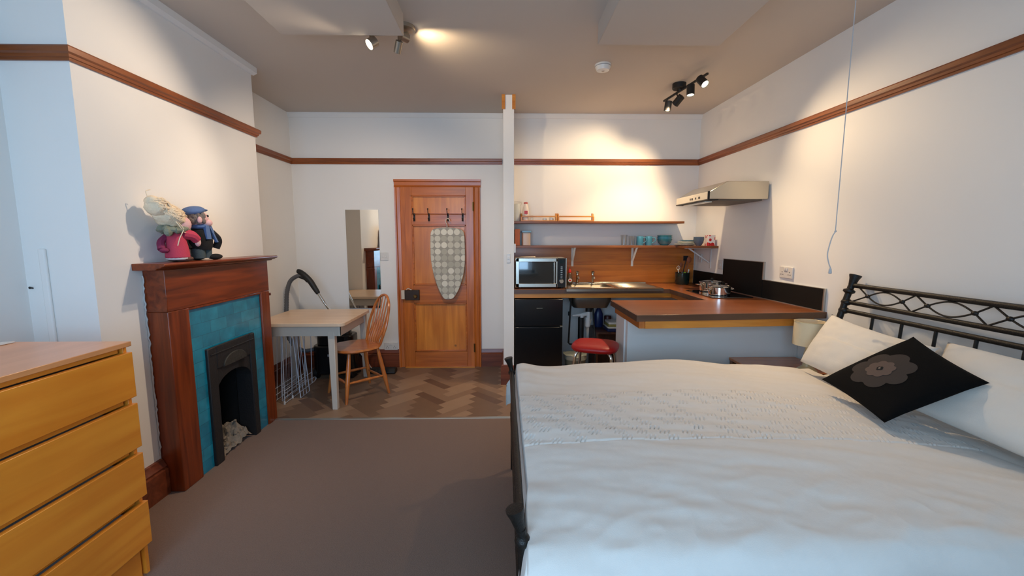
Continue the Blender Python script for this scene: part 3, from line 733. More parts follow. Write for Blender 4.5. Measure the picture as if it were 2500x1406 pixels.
# ------------------------------------------------------------------ small table
tb = thing('dining_table', (-1.66, 3.64, 0), 'small square table with pale wood top and cream splayed legs', 'table')
tx0, tx1, ty0, ty1 = -2.06, -1.305, 3.39, 4.10
g = G(); g.prism(rrect(tx0, ty0, tx1, ty1, .05, 6), 2, .697, .727); mk('table_top', g, M['ash'], tb, bevel=.004)
g = G(); ap = .045
g.box(tx0+ap, ty0+ap, .612, tx1-ap, ty0+ap+.02, .697); g.box(tx0+ap, ty1-ap-.02, .612, tx1-ap, ty1-ap, .697)
g.box(tx0+ap, ty0+ap, .612, tx0+ap+.02, ty1-ap, .697); g.box(tx1-ap-.02, ty0+ap, .612, tx1-ap, ty1-ap, .697)
mk('apron', g, M['cream'], tb, bevel=.002)
def tleg(xt, yt, xb, yb):
    g = G(); a, b = .029, .022
    g.hexa([(xb-b, yb-b, 0), (xb+b, yb-b, 0), (xb+b, yb+b, 0), (xb-b, yb+b, 0), (xt-a, yt-a, .697), (xt+a, yt-a, .697), (xt+a, yt+a, .697), (xt-a, yt+a, .697)])
    mk('leg', g, M['cream'], tb, bevel=.005)
tleg(tx1-.125, ty0+.080, -1.400, 3.40); tleg(tx1-.055, ty1-.065, -1.42, 4.24); tleg(tx0+.085, ty0+.08, -2.03, 3.44); tleg(tx0+.085, ty1-.085, -2.08, 4.08)

# ------------------------------------------------------------------ wooden spindle-back chair
cc = Vector((-1.332, 3.76, 0)); an = math.radians(-47)      # local -Y is the direction the chair faces
chair = thing('dining_chair', cc, 'orange wooden spindle-back chair standing beside the small pale table', 'chair')
T = Matrix.Translation(cc) @ Matrix.Rotation(an, 4, 'Z')
def cg():
    g = G(); g.T = T; return g
g = cg()
def seat_ol(s): return [(s*.215*math.copysign(abs(math.cos(a))**.8, math.cos(a)), -.01+s*(.21 if math.sin(a) < 0 else .20)*math.copysign(abs(math.sin(a))**.8, math.sin(a))) for a in [2*PI*i/28 for i in range(28)]]
o1, o2, o3 = seat_ol(.90), seat_ol(1.0), seat_ol(.97)
n = 28
vs = [(x, y, .425) for x, y in o1]+[(x, y, .440) for x, y in o2]+[(x, y, .456) for x, y in o3]+[(x*.6, y*.6, .448) for x, y in o3]
g._add(vs, [tuple(range(n-1, -1, -1)), tuple(range(3*n, 4*n))]+[(k*n+i, k*n+(i+1) % n, (k+1)*n+(i+1) % n, (k+1)*n+i) for k in range(3) for i in range(n)])
mk('seat', g, M['oakseat'], chair, sharp=60)
legs = {}
for sx in (-1, 1):
    for sy in (-1, 1):
        g = cg(); top = Vector((sx*.135, sy*.13, .43)); bot = Vector((sx*.195, sy*.198, 0))
        P = [top.lerp(bot, t) for t in (0, .08, .3, .55, .62, .68, .9, 1)]
        g.tube(P, [.013, .015, .019, .018, .021, .018, .013, .011], 12)
        mk('leg', g, M['oak'], chair); legs[sx, sy] = (top, bot)
for sx in (-1, 1):
    a = legs[sx, -1][0].lerp(legs[sx, -1][1], .60); b = legs[sx, 1][0].lerp(legs[sx, 1][1], .60)
    g = cg(); g.tube([a.lerp(b, t) for t in (0, .5, 1)], [.008, .013, .008], 10); mk('stretcher', g, M['oak'], chair)
for sy, t_ in ((-1, .60), (1, .66)):
    a = legs[-1, sy][0].lerp(legs[-1, sy][1], t_); b = legs[1, sy][0].lerp(legs[1, sy][1], t_)
    g = cg(); g.tube([a.lerp(b, t) for t in (0, .5, 1)], [.008, .013, .008], 10); mk('stretcher', g, M['oak'], chair)
# hoop back, leaning away from the seat
def hoop(u):   # u 0..1 round the hoop
    a = PI*u; x = -.180*math.cos(a) if True else 0
    z = .455+.43*math.sin(a)**.62 if 0 < u < 1 else .455
    w_ = 1-.10*(1-math.sin(a)); x *= w_*(.86 if z < .5 else 1)
    return Vector((x, .155+(z-.455)*.31, z))
hp = [hoop(i/36) for i in range(37)]
hp[0] = Vector((-.135, .155, .45)); hp[-1] = Vector((.135, .155, .45))
g = cg(); g.tube(bez([hp[0], hp[2], hp[4], hp[7], hp[10], hp[14], hp[18], hp[22], hp[26], hp[29], hp[32], hp[34], hp[-1]], 4), .0125, 10); mk('hoop_back', g, M['oak'], chair)
for k in range(6):
    xb = -.090+.036*k; xt = -.130+.052*k
    zt2 = .455+.43*max(.01, (1-(xt/.180)**2))**.31-.012
    P = [Vector((xb, .158, .45)), Vector((xb*.9+xt*.1, .165, .50)), Vector((xb*.55+xt*.45, .155+.31*(zt2-.455)*.45+.01, .45+(zt2-.45)*.45)), Vector((xt, .155+.31*(zt2-.455), zt2))]
    g = cg(); g.tube(bez(P, 4), [.006, .007, .008, .010, .011, .012, .012, .011, .010, .008, .007, .006, .005], 8); mk('spindle', g, M['oak'], chair)

# ------------------------------------------------------------------ clothes airer under the table
air = thing('clothes_airer', (-1.90, 3.82, 0), 'folded white wire clothes airer leaning beneath the small table', 'clothes airer')
def wire_panel(x0, x1, y0, y1, z1, nrod, loop=False):
    g = G(); rw = .0042
    g.tube([(x0, y0, .01), (x0, y1, .01), (x1, y1, z1), (x1, y0, z1)], rw, 6, True)
    for i in range(1, nrod):
        y = y0+(y1-y0)*i/nrod; g.tube([(x0, y, .01), (x1, y, z1)], .0024, 5)
    for i in range(1, 3):
        t = i/3*.3; g.tube([(x0+(x1-x0)*t, y0, z1*t), (x0+(x1-x0)*t, y1, z1*t)], .003, 5)
    if loop: g.tube(bez([(x0, y1, .01), (x0, y1+.06, .0+.012), (x0, y1+.09, .03), (x0, y1+.06, .05), (x0, y1, .05)], 4), rw, 6)
    mk('wire_frame', g, M['wire'], air)
wire_panel(-1.875, -1.86, 3.50, 4.02, .60, 4, True); wire_panel(-1.925, -1.90, 3.56, 3.98, .62, 5); wire_panel(-1.985, -1.95, 3.52, 3.93, .60, 6); wire_panel(-1.80, -1.84, 3.63, 3.80, .61, 3)
for y in (3.50, 3.64): mk('foot_cap', G().cyl((-1.875, y, 0), (-1.875, y, .03), .008, 8), M['plastic'], air)

# ------------------------------------------------------------------ vacuum cleaner
vac = thing('vacuum_cleaner', (-1.74, 4.27, 0), 'black cylinder vacuum cleaner with grey hose standing behind small table', 'vacuum cleaner')
g = G(); g.prism(rrect(-1.93, 4.14, -1.50, 4.44, .09, 6), 2, .05, .34); g.prism(rrect(-1.90, 4.17, -1.53, 4.41, .08, 6), 2, .34, .44); g.ball((-1.715, 4.29, .44), (.15, .11, .09), 16)
mk('tank', g, M['black'], vac, bevel=.012)
mk('badge', G().box(-1.76, 4.132, .24, -1.69, 4.141, .262), M['plastic_grey'], vac)
for x in (-1.90, -1.55):
    mk('wheel', G().cyl((x-.02, 4.20, .055), (x+.02, 4.20, .055), .055, 18), M['blackm'], vac); mk('wheel', G().cyl((x-.02, 4.38, .055), (x+.02, 4.38, .055), .055, 18), M['blackm'], vac)
hosep = bez([(-1.90, 4.22, .30), (-2.02, 4.16, .30), (-2.14, 4.16, .42), (-2.175, 4.20, .62), (-2.178, 4.22, .75), (-2.165, 4.22, .88), (-2.13, 4.22, .985), (-2.07, 4.22, 1.035), (-2.01, 4.22, 1.05)], 10)
g = G(); g.tube(hosep, [.019 if i % 2 else .0215 for i in range(len(hosep))], 12); mk('hose', g, M['hose'], vac, sharp=80)
g = G(); g.tube(bez([(-2.055, 4.22, 1.09), (-2.03, 4.22, 1.085), (-1.985, 4.22, 1.05), (-1.93, 4.22, .99), (-1.885, 4.22, .915), (-1.855, 4.22, .865)], 5), [.012]+[.021+.008*math.sin(i/24*PI) for i in range(24)]+[.018], 12); g.tube(bez([(-2.03, 4.22, 1.04), (-1.98, 4.22, 1.02), (-1.95, 4.22, .99)], 4), .02, 10)
mk('handle', g, M['blackm'], vac)
g = G(); g.tube([(-1.86, 4.22, .875), (-1.80, 4.215, .775)], .014, 12); g.tube([(-1.80, 4.215, .775), (-1.40, 4.35, .05)], .0115, 12)
mk('suction_tube', g, M['chrome'], vac)
g = G(); g.prism([(4.30, 0), (4.40, 0), (4.41, .03), (4.38, .055), (4.32, .055), (4.295, .02)], 0, -1.42, -1.14); mk('floor_head', g, M['blackm'], vac, bevel=.006)

# ------------------------------------------------------------------ kitchen: worktops
ZC = .93
wt = thing('kitchen_worktop', (1.1, 4.27, 0.845), 'brown wood-effect worktop along the kitchen wall with pine edging below', 'worktop')
g = G(); z0, z1 = .889, ZC
g.box(.102, 3.992, z0, .66, YB-.001, z1); g.box(1.09, 3.992, z0, 1.605, YB-.001, z1); g.box(.66, 3.992, z0, 1.09, 4.08, z1); g.box(.66, 4.41, z0, 1.09, YB-.001, z1)
g.prism([(1.605, 3.262), (rx(3.262)-.001, 3.262), (rx(YB)-.001, YB-.001), (1.605, YB-.001)], 2, z0, z1)
mk('laminate_top', g, M['counter'], wt, bevel=.002)
g = G(); g.box(.102, 3.985, z0, 1.605, 3.992, z1-.001); g.box(1.598, 3.262, z0, 1.605, 3.992, z1-.001); mk('edge_strip', g, M['cedge'], wt)
mk('pine_batten', G().box(.102, 3.995, .846, 1.62, 4.02, .889), M['batten'], wt, bevel=.002)
mk('pine_batten', G().box(1.62, 3.22, .846, 1.645, 4.02, .889), M['batteny'], wt, bevel=.002)

bb = thing('breakfast_bar', (1.45, 2.95, 0), 'brown worktop breakfast bar on white panelled base jutting from right wall', 'breakfast bar')
g = G(); q = [(.848, 2.608), (rx(2.70)-.001, 2.700), (rx(3.26)-.001, 3.26), (.852, 3.26)]
g.prism(q, 2, z0, z1); mk('bar_top', g, M['counter'], bb, bevel=.002)
def along(x): return 2.608+(x-.848)*(2.700-2.608)/(rx(2.7)-.848)
g = G(); g.hexa([(.844, 2.602, z0), (rx(2.7)-.001, 2.694, z0), (rx(2.7)-.001, 2.701, z0), (.844, 2.609, z0), (.844, 2.602, z1-.001), (rx(2.7)-.001, 2.694, z1-.001), (rx(2.7)-.001, 2.701, z1-.001), (.844, 2.609, z1-.001)])
g.box(.842, 2.602, z0, .849, 3.26, z1-.001); mk('edge_strip', g, M['cedge'], bb)
g = G(); a, b = .905, 2.06
g.hexa([(a, along(a)+.012, .838), (b, along(b)+.012, .838), (b, along(b)+.034, .838), (a, along(a)+.034, .838), (a, along(a)+.012, z0), (b, along(b)+.012, z0), (b, along(b)+.034, z0), (a, along(a)+.034, z0)])
mk('pine_batten', g, M['batten'], bb, bevel=.002)
mk('pine_batten', G().box(.868, 2.632, .838, .905, 3.22, z0), M['batteny'], bb, bevel=.002)
mk('base_panel', G().box(.885, 2.93, 0, rx(2.93)-.002, 2.985, .889), M['gloss_white'], bb, bevel=.002)
mk('end_panel', G().box(.875, 2.985, 0, .935, 3.20, .889), M['gloss_white'], bb, bevel=.002)

# splashbacks on the right wall
g = G()
def wallslab(g, y0, y1, z0, z1, t, off=0):
    g.hexa([(rx(y0)-off-t, y0, z0), (rx(y0)-off, y0, z0), (rx(y1)-off, y1, z0), (rx(y1)-off-t, y1, z0), (rx(y0)-off-t, y0, z1), (rx(y0)-off, y0, z1), (rx(y1)-off, y1, z1), (rx(y1)-off-t, y1, z1)])
sb = thing('splashback', (rx(3.6)-.005, 3.6, ZC), 'black splashback panels on the right wall behind the hob', 'splashback')
g = G(); wallslab(g, 3.36, 3.955, ZC+.0005, 1.222, .012, .001); mk('tall_panel', g, M['splash'], sb, bevel=.001)
g = G(); wallslab(g, 2.722, 3.355, ZC+.0005, 1.080, .012, .001); mk('low_panel', g, M['splash'], sb, bevel=.001)
g = G(); wallslab(g, 3.96, YB-.02, ZC+.0005, 1.072, .012, .001); mk('low_panel', g, M['splash'], sb, bevel=.001)
g = G()
for (a, b, c, d) in ((3.352, 3.362, 1.08, 1.226), (2.712, 2.722, ZC, 1.084)): wallslab(g, a, b, c, d, .015, .001)
wallslab(g, 2.715, 3.355, 1.079, 1.083, .013, .001); wallslab(g, 3.36, 3.958, 1.221, 1.225, .013, .001); wallslab(g, 2.72, 3.95, ZC, ZC+.004, .016, .001)
mk('metal_trim', g, M['alu'], sb)
# timber back board
bk = mk('back_board', G().box(.101, YB-.018, ZC+.001, rx(YB)-.013, YB-.0005, 1.318), M['board']); tag(bk, 'varnished pine boards behind the sink under the lower shelf', 'back board')

# ------------------------------------------------------------------ sink
sk = thing('kitchen_sink', (1.06, 4.25, .70), 'stainless steel sink with a bowl on the left and ribbed drainer', 'sink')
sx0, sx1, sy0, sy1 = .60, 1.535, 3.998, 4.50
bx0, bx1, by0, by1 = .675, 1.075, 4.095, 4.395
g = G(); zs = ZC+.006
g.box(sx0, sy0, ZC, bx0, sy1, zs); g.box(bx1, sy0, ZC, sx1, sy1, zs); g.box(bx0, sy0, ZC, bx1, by0, zs); g.box(bx0, by1, ZC, bx1, sy1, zs)
g.box(sx0, sy0-.026, ZC-.022, sx1, sy0-.0135, zs); g.box(sx0, sy0-.026, ZC+.0005, sx1, sy0, zs)
mk('sink_top', g, M['steel'], sk, bevel=.002)
g = G(); rim = rrect(bx0, by0, bx1, by1, .06, 5); bot = rrect(bx0+.03, by0+.03, bx1-.03, by1-.03, .06, 5); n = len(rim)
vs = [(x, y, zs) for x, y in rim]+[(x, y, .80) for x, y in rim]+[(x, y, .725) for x, y in bot]
g._add(vs, [(i, (i+1) % n, n+(i+1) % n, n+i) for i in range(n)]+[(n+i, n+(i+1) % n, 2*n+(i+1) % n, 2*n+i) for i in range(n)]+[tuple(range(2*n, 3*n))])
mk('bowl', g, M['steel_dull'], sk, solid=.003)
g = G(); g.box(bx0-.012, by0-.012, zs-.002, bx1+.012, by0+.004, zs+.003); g.box(bx0-.012, by1-.004, zs-.002, bx1+.012, by1+.012, zs+.003)

for i in range(9):
    y = 4.09+.038*i; g.box(1.13, y, zs-.001, 1.50, y+.012, zs+.005)
mk('drainer_ribs', g, M['steel'], sk, bevel=.002)
g = G(); g.lathe([(.028, 0), (.03, .004), (.02, .006)], (.875, 4.245, .727), seg=16); mk('plug_hole', g, M['chrome'], sk)
g = G(); g.box(sx0, sy1-.02, ZC, sx1, sy1+.004, ZC+.018); mk('rear_ledge', g, M['steel'], sk, bevel=.003)
for x, nm in ((.786, 'chrome pillar tap on the left side of the kitchen sink'), (.950, 'chrome pillar tap nearer the sink drainer')):
    t = thing('tap', (x, 4.45, ZC), nm, 'tap', 'sink taps')
    mk('tap_body', G().lathe([(.020, 0), (.020, .012), (.012, .02), (.011, .08), (.015, .09), (.013, .105)], (x, 4.45, zs), seg=14), M['chrome'], t)
    mk('spout', G().tube(bez([(x, 4.45, zs+.075), (x, 4.42, zs+.088), (x, 4.385, zs+.082), (x, 4.37, zs+.055)], 5), .009, 10), M['chrome'], t)
    mk('tap_head', G().lathe([(.009, .105), (.019, .112), (.021, .128), (.012, .136)], (x, 4.45, zs), seg=10), M['chrome'], t)

# dish-soap / sauce bottle
def bottle(name, label, cat, x, y, z, prof, mat, cap, capmat, band=None, bandmat=None, group=None, seg=18, s=1):
    t = thing(name, (x, y, z), label, cat, group)
    mk('bottle_body', G().lathe(prof, (x, y, z), seg=seg, sx=1, sy=s), mat, t)
    mk('cap', G().lathe(cap, (x, y, z), seg=seg), capmat, t)
    if band: mk('label_band', G().lathe(band, (x, y, z), seg=seg, sx=1, sy=s), bandmat, t)
    return t
dsb = bottle('washing_up_bottle', 'brown bottle with red nozzle and white label between microwave and taps', 'bottle', .690, 4.36, ZC+.006,
       [(.026, 0), (.031, .01), (.032, .06), (.024, .10), (.020, .115), (.012, .125)], plain('amber_bottle', (84, 62, 44), .25, coat=.3), [(.014, .122), (.018, .128), (.014, .150), (.005, .158), (.004, .178)], M['redp'])
g = G(); g.lathe([(.020, 0), (.020, .002)], (.690, 4.3275, ZC+.052), (0, -1, 0), 16); lb = mk('front_label', g, M['china'], dsb)
g = G(); g.box(.678, 4.3245, ZC+.044, .702, 4.3258, ZC+.060); mk('label_print', g, M['redp'], lb)

# ------------------------------------------------------------------ microwave
mw = thing('microwave', (.365, 4.2, ZC), 'silver microwave with black glass door at the left end of the worktop', 'microwave')
mx0, mx1, my0, mz0, mz1 = .118, .610, 4.045, ZC+.014, 1.226
mk('casing', G().box(mx0+.002, my0+.01, mz0, mx1-.002, 4.42, mz1-.003), M['plastic_grey'], mw, bevel=.004)
for x in (mx0+.04, mx1-.04):
    for y in (my0+.04, 4.38): mk('foot', G().cyl((x, y, ZC), (x, y, mz0+.002), .012, 10), M['blackm'], mw)
fz = my0-.008; xd = mx1-.088
g = G(); t_ = .033
g.box(mx0, fz, mz0, xd, my0+.010, mz0+.036); g.box(mx0, fz, mz1-.036, xd, my0+.010, mz1); g.box(mx0, fz, mz0, mx0+t_, my0+.010, mz1); g.box(xd-.016, fz, mz0, xd, my0+.010, mz1)
dr = mk('door_frame', g, M['steel'], mw, bevel=.003)
mk('door_window', G().box(mx0+t_, fz+.004, mz0+.036, xd-.016, my0+.009, mz1-.036), plain('black_glass', (8, 10, 12), .03, spec=.9, coat=1), dr)
g = G(); g.box(xd-.040, fz-.020, mz0+.038, xd-.030, fz-.010, mz1-.038); g.box(xd-.040, fz-.012, mz0+.05, xd-.030, fz+.002, mz0+.06); g.box(xd-.040, fz-.012, mz1-.06, xd-.030, fz+.002, mz1-.05)
mk('door_handle', g, M['alu'], dr, bevel=.002)
mk('side_trim', G().box(mx1-.012, fz, mz0, mx1, my0+.01, mz1), M['steel'], mw, bevel=.002)
pn = mk('control_panel', G().box(xd+.001, fz, mz0+.001, mx1-.012, my0+.01, mz1-.001), M['black'], mw, bevel=.001)
pc = (xd+mx1-.012)/2
for i in range(7):
    z = mz1-.085-.0175*i; mk('button', G().box(pc-.009, fz-.003, z-.004, pc+.009, fz+.001, z+.003), M['alu'], pn)
mk('dial', G().lathe([(.020, 0), (.020, .012), (.017, .016)], (pc, fz, mz0+.058), (0, -1, 0), 18), M['chrome'], pn)
mk('display', G().box(pc-.022, fz-.001, mz1-.05, pc+.022, fz+.001, mz1-.02), plain('display', (24, 40, 46), .1), pn)
g = G(); g.hexa([(.16, 4.12, mz1+.000), (.31, 4.10, mz1+.000), (.32, 4.22, mz1+.000), (.17, 4.24, mz1+.000), (.15, 4.12, mz1+.006), (.30, 4.10, mz1+.009), (.32, 4.22, mz1+.012), (.18, 4.24, mz1+.007)])
tag(mk('paper_leaflet', g, M['paper']), 'crumpled paper leaflet lying on top of the microwave', 'paper')

# ------------------------------------------------------------------ fridge
fr = thing('fridge', (.335, 4.25, 0), 'black undercounter fridge below the microwave beside white partition', 'fridge')
mk('cabinet', G().box(.108, 4.02, .01, .568, 4.50, .838), M['blackm'], fr, bevel=.004)
mk('upper_door', G().box(.108, 3.975, .575, .568, 4.018, .838), M['black'], fr, bevel=.006)
mk('lower_door', G().box(.108, 3.975, .03, .568, 4.018, .565), M['black'], fr, bevel=.006)
mk('badge', G().box(.316, 3.973, .745, .374, 3.976, .753), plain('dim_badge', (96, 92, 80), .4, metal=.6), fr)
mk('hinge_cap', G().box(.545, 3.970, .566, .570, 3.99, .574), M['alu'], fr)

# ------------------------------------------------------------------ under the counter
wp = thing('waste_pipe', (.865, 4.24, .35), 'white plastic sink trap hanging beneath the steel bowl', 'waste pipe')
g = G(); g.cyl((.875, 4.245, .67), (.875, 4.245, .722), .035, 16); mk('strainer', g, M['blackm'], wp)
g = G(); g.cyl((.87, 4.24, .60), (.87, 4.24, .68), .020, 14); g.cyl((.865, 4.24, .52), (.865, 4.24, .61), .027, 14); g.ball((.865, 4.24, .52), (.025, .025, .02), 12)
mk('bottle_trap', g, M['plastic'], wp)
g = G(); g.tube([(.85, 4.24, .645), (.795, 4.23, .640)], .022, 12); g.tube([(.80, 4.23, .64), (.70, 4.22, .632)], [.016, .008], 10); g.tube([(.805, 4.23, .64), (.80, 4.23, .60)], .018, 10)
mk('elbow', g, M['plastic'], wp)
g = G(); g.cyl((.795, 4.24, .0), (.795, 4.24, .61), .030, 14); tag(mk('drain_pipe', g, M['blackm']), 'thick black drain pipe rising from floor to sink trap', 'pipe')
g = G(); g.tube([(.665, 4.09, .885), (.663, 4.08, .80), (.66, 4.10, .70), (.66, 4.18, .36), (.672, 4.18, .345), (.76, 4.18, .335), (.78, 4.20, .335)], .009, 8); g.tube([(.665, 4.18, .68), (.665, 4.18, .64)], .014, 8)
tag(mk('water_pipe', g, M['blackm']), 'thin black water pipe bent under the left side of the sink', 'pipe')
g = G(); g.tube([(.925, 4.28, .70), (.925, 4.24, .60), (.918, 4.11, .40), (.922, 4.10, .0)], .008, 8)
tag(mk('water_pipe', g, M['blackm']), 'thin black pipe slanting down to the right of the sink trap', 'pipe')
su = thing('under_sink_shelf', (1.22, 4.3, 0), 'dark brown wooden shelf unit below the sink drainer', 'shelf unit')
mk('shelf_board', G().box(.935, 4.14, .455, 1.50, 4.50, .475), M['darkwood'], su); mk('side_panel', G().box(.935, 4.14, 0, .955, 4.50, .455), M['darkwood'], su); mk('side_panel', G().box(1.48, 4.14, 0, 1.50, 4.50, .455), M['darkwood'], su)
mk('back_panel', G().box(.955, 4.48, 0, 1.48, 4.495, .455), M['darkwood'], su)
bottle('cleaning_bottle', 'dark blue cleaning bottle on the shelf under the sink', 'bottle', 1.015, 4.41, .475, [(.045, 0), (.048, .01), (.048, .14), (.03, .18), (.018, .20)], M['blueb'], [(.018, .20), (.018, .225), (.012, .228)], M['blueb'], s=.7)
tag(mk('cleaning_tub', G().lathe([(.035, 0), (.038, .01), (.038, .11), (.033, .12)], (1.115, 4.42, .475), seg=16), plain('maroon', (70, 26, 26), .4)), 'dark red tub next to the blue bottle under sink', 'tub')
for i, (c, mt) in enumerate(((.0, 'blueb'), (.032, 'china'), (.050, 'yellow'), (.075, 'jar'))):
    lab = ['dark blue tray at the bottom of the stack under the sink', 'thin cream tray above the blue one under the sink', 'olive yellow packet third up in the stack under the sink', 'pale crumpled packet on top of the stack under the sink'][i]
    hh = (.030, .016, .024, .02)[i]; g = G(); g.prism(rrect(1.050+.004*i, 4.155, 1.30-.006*i, 4.34, .02), 2, .476+c, .476+c+hh)
    tag(mk(['tray', 'tray', 'packet', 'packet'][i], g, M[mt], bevel=.003), lab, ['tray', 'tray', 'packet', 'packet'][i])
bn = thing('waste_basket', (.715, 4.12, 0), 'grey green waste basket with liner between fridge and red stool', 'waste basket')
g = G(); g.lathe([(.085, .0), (.108, .255), (.112, .262), (.106, .262), (.080, .01), (.0, .01)], (.715, 4.09, 0.0), seg=24); mk('basket', g, M['binp'], bn)
g = G(); vs = []
for i in range(33):
    a = 2*PI*i/32; vs.append((.715+(.113+.006*math.sin(7*a))*math.cos(a), 4.09+(.113+.006*math.sin(7*a))*math.sin(a), .268+.008*math.sin(5*a)))
g.tube(vs[:-1], .005, 6, True); g.lathe([(.1125, .225), (.1145, .27)], (.715, 4.09, 0), seg=32); mk('bin_liner', g, plain('liner', (160, 164, 150), .5), bn)
g = G(); g.lathe([(.15, 0), (.17, .02), (.175, .05), (.165, .05), (.14, .012), (0, .01)], (.66, 3.74, .0), seg=24); 
tag(mk('wooden_bowl', g, M['spoonwood']), 'shallow wooden bowl on the floor in front of the waste basket', 'bowl')

# ------------------------------------------------------------------ red stool
sc0 = Vector((.672, 3.00, .018))
st = thing('stool', (sc0.x, sc0.y, 0), 'kitchen stool with red vinyl seat and chrome legs beside breakfast bar', 'stool')
g = G(); n = 32
def sol(s): return [(sc0.x+s*.168*math.copysign(abs(math.cos(a))**.6, math.cos(a))*math.cos(-.35)-s*.160*math.copysign(abs(math.sin(a))**.6, math.sin(a))*math.sin(-.35), sc0.y+s*.168*math.copysign(abs(math.cos(a))**.6, math.cos(a))*math.sin(-.35)+s*.160*math.copysign(abs(math.sin(a))**.6, math.sin(a))*math.cos(-.35)) for a in [2*PI*i/n for i in range(n)]]
ring = [(.80, 0.606), (.95, 0.614), (1.0, 0.628), (.985, 0.642), (.88, 0.654), (.6, 0.661), (.2, 0.663)]
vs = [(x, y, z) for s, z in ring for x, y in sol(s)]
g._add(vs, [tuple(range(n-1, -1, -1)), tuple(range((len(ring)-1)*n, len(ring)*n))]+[(k*n+i, k*n+(i+1) % n, (k+1)*n+(i+1) % n, (k+1)*n+i) for k in range(len(ring)-1) for i in range(n)])
mk('seat', g, M['red'], st, sharp=70)
for a in (45, 135, 225, 315):
    a = math.radians(a-20); d = Vector((math.cos(a), math.sin(a), 0))
    g = G(); g.tube(bez([sc0+d*.10+Vector((0, 0, .603)), sc0+d*.155+Vector((0, 0, .590)), sc0+d*.185+Vector((0, 0, .52)), sc0+d*.20+Vector((0, 0, .26)), sc0+d*.200+Vector((0, 0, -.018))], 6), .011, 12)
    lg = mk('leg', g, M['chrome'], st)
mk('seat_plate', G().lathe([(.12, .594), (.12, .606)], sc0, seg=20), M['blackm'], st)

# ------------------------------------------------------------------ hob and pans
hb = thing('hob', (1.85, 3.59, ZC), 'black glass hob set in the worktop by the tall splashback', 'hob')
g = G(); g.prism(rrect(1.69, 3.345, 2.035, 3.85, .012), 2, ZC+.0005, ZC+.008); mk('glass_top', g, plain('hob_glass', (12, 12, 13), .06, coat=1), hb, bevel=.002)
for (x, y, r) in ((1.80, 3.49, .085), (1.90, 3.74, .10)):
    g = G(); g.tube([(x+r*math.cos(2*PI*i/40), y+r*math.sin(2*PI*i/40), ZC+.0082) for i in range(40)], .0012, 4, True); mk('cooking_zone', g, M['plastic_grey'], hb)
def pan(x, y, r, h, label):
    zb_ = ZC+.009; t = thing('saucepan', (x, y, zb_), label, 'saucepan', 'pans on the hob')
    mk('pan_body', G().lathe([(r*.94, 0), (r, .006), (r, h), (r+.005, h+.003), (r-.002, h+.002), (r-.004, .01), (.0, .008)], (x, y, zb_), seg=28), M['chrome'], t)
    lid = mk('lid', G().lathe([(r+.004, h+.003), (r+.005, h+.007), (r*.8, h+.016), (r*.2, h+.024), (0, h+.025)], (x, y, zb_), seg=28), M['glass'], t)
    mk('lid_rim', G().tube([(x+(r+.003)*math.cos(2*PI*i/32), y+(r+.003)*math.sin(2*PI*i/32), zb_+h+.006) for i in range(32)], .003, 6, True), M['chrome'], lid)
    mk('lid_knob', G().lathe([(.005, h+.02), (.006, h+.03), (.014, h+.036), (.010, h+.042)], (x, y, zb_), seg=12), M['blackm'], lid)
    for s in (-1, 1):
        mk('handle', G().tube(bez([(x+s*r*.98, y-.03*1, zb_+h*.75), (x+s*(r+.028), y-.026, zb_+h*.8), (x+s*(r+.034), y, zb_+h*.82), (x+s*(r+.028), y+.026, zb_+h*.8), (x+s*r*.98, y+.03, zb_+h*.75)], 4), .0045, 8), M['chrome'], t)
pan(1.895, 3.765, .105, .075, 'larger steel saucepan at the back of the hob')
pan(1.83, 3.505, .086, .065, 'smaller steel saucepan at the front of the hob')

# utensil pot with utensils
ux, uy = 1.90, 4.42
up_ = thing('utensil_pot', (ux, uy, ZC+.001), 'dark green pot of kitchen utensils in the worktop corner', 'utensil pot')
mk('pot', G().lathe([(.064, 0), (.070, .01), (.074, .12), (.078, .125), (.070, .124), (.064, .02), (0, .016)], (ux, uy, ZC+.001), seg=24), M['greenpot'], up_)
def uten(label, name, base, tip, r, headf, mat, cat='utensil'):
    t = thing(name, base, label, cat, 'utensils in the green pot')
    mk('handle', G().tube([base, tip], r, 8), mat, t); g = G(); headf(g, Vector(tip)); mk('head', g, mat, t, bevel=0)
zz = ZC+.02
uten('wooden spoon with round bowl leaning right in the green pot', 'wooden_spoon', (ux+.015, uy, zz), (ux+.055, uy-.01, ZC+.23), .005, lambda g, t: g.ball(t+Vector((.006, 0, .03)), (.024, .008, .036), 14), M['spoonwood'])
uten('dark slotted turner rising highest from the green pot', 'slotted_turner', (ux-.01, uy+.01, zz), (ux+.045, uy+.03, ZC+.25), .005, lambda g, t: g.box(t.x-.028, t.y-.003, t.z, t.x+.022, t.y+.003, t.z+.05), M['blackm'])
uten('white whisk handle leaning left in the green pot', 'whisk', (ux-.015, uy-.01, zz), (ux-.055, uy-.02, ZC+.15), .005, lambda g, t: [g.tube([t+Vector((.018*math.cos(a)*math.sin(u*PI), .018*math.sin(a)*math.sin(u*PI), .05*u)) for u in [i/8 for i in range(9)]], .002, 5) for a in (0, PI/3, 2*PI/3)], M['china'])
uten('lime green topped spatula in the green pot', 'spatula', (ux+.0, uy-.03, zz), (ux+.005, uy-.05, ZC+.115), .004, lambda g, t: g.ball(t+Vector((0, 0, .008)), (.016, .008, .012), 12), M['lime'])
uten('brown wooden spatula upright in the green pot', 'wooden_spatula', (ux-.005, uy+.0, zz), (ux-.012, uy+.01, ZC+.18), .005, lambda g, t: g.ball(t+Vector((0, 0, .025)), (.016, .005, .03), 12), M['spoonwood'])
uten('white plastic ladle handle at right rim of green pot', 'ladle', (ux+.03, uy-.02, zz), (ux+.052, uy-.032, ZC+.150), .005, lambda g, t: g.ball(t, (.009, .007, .014), 10), M['china'])

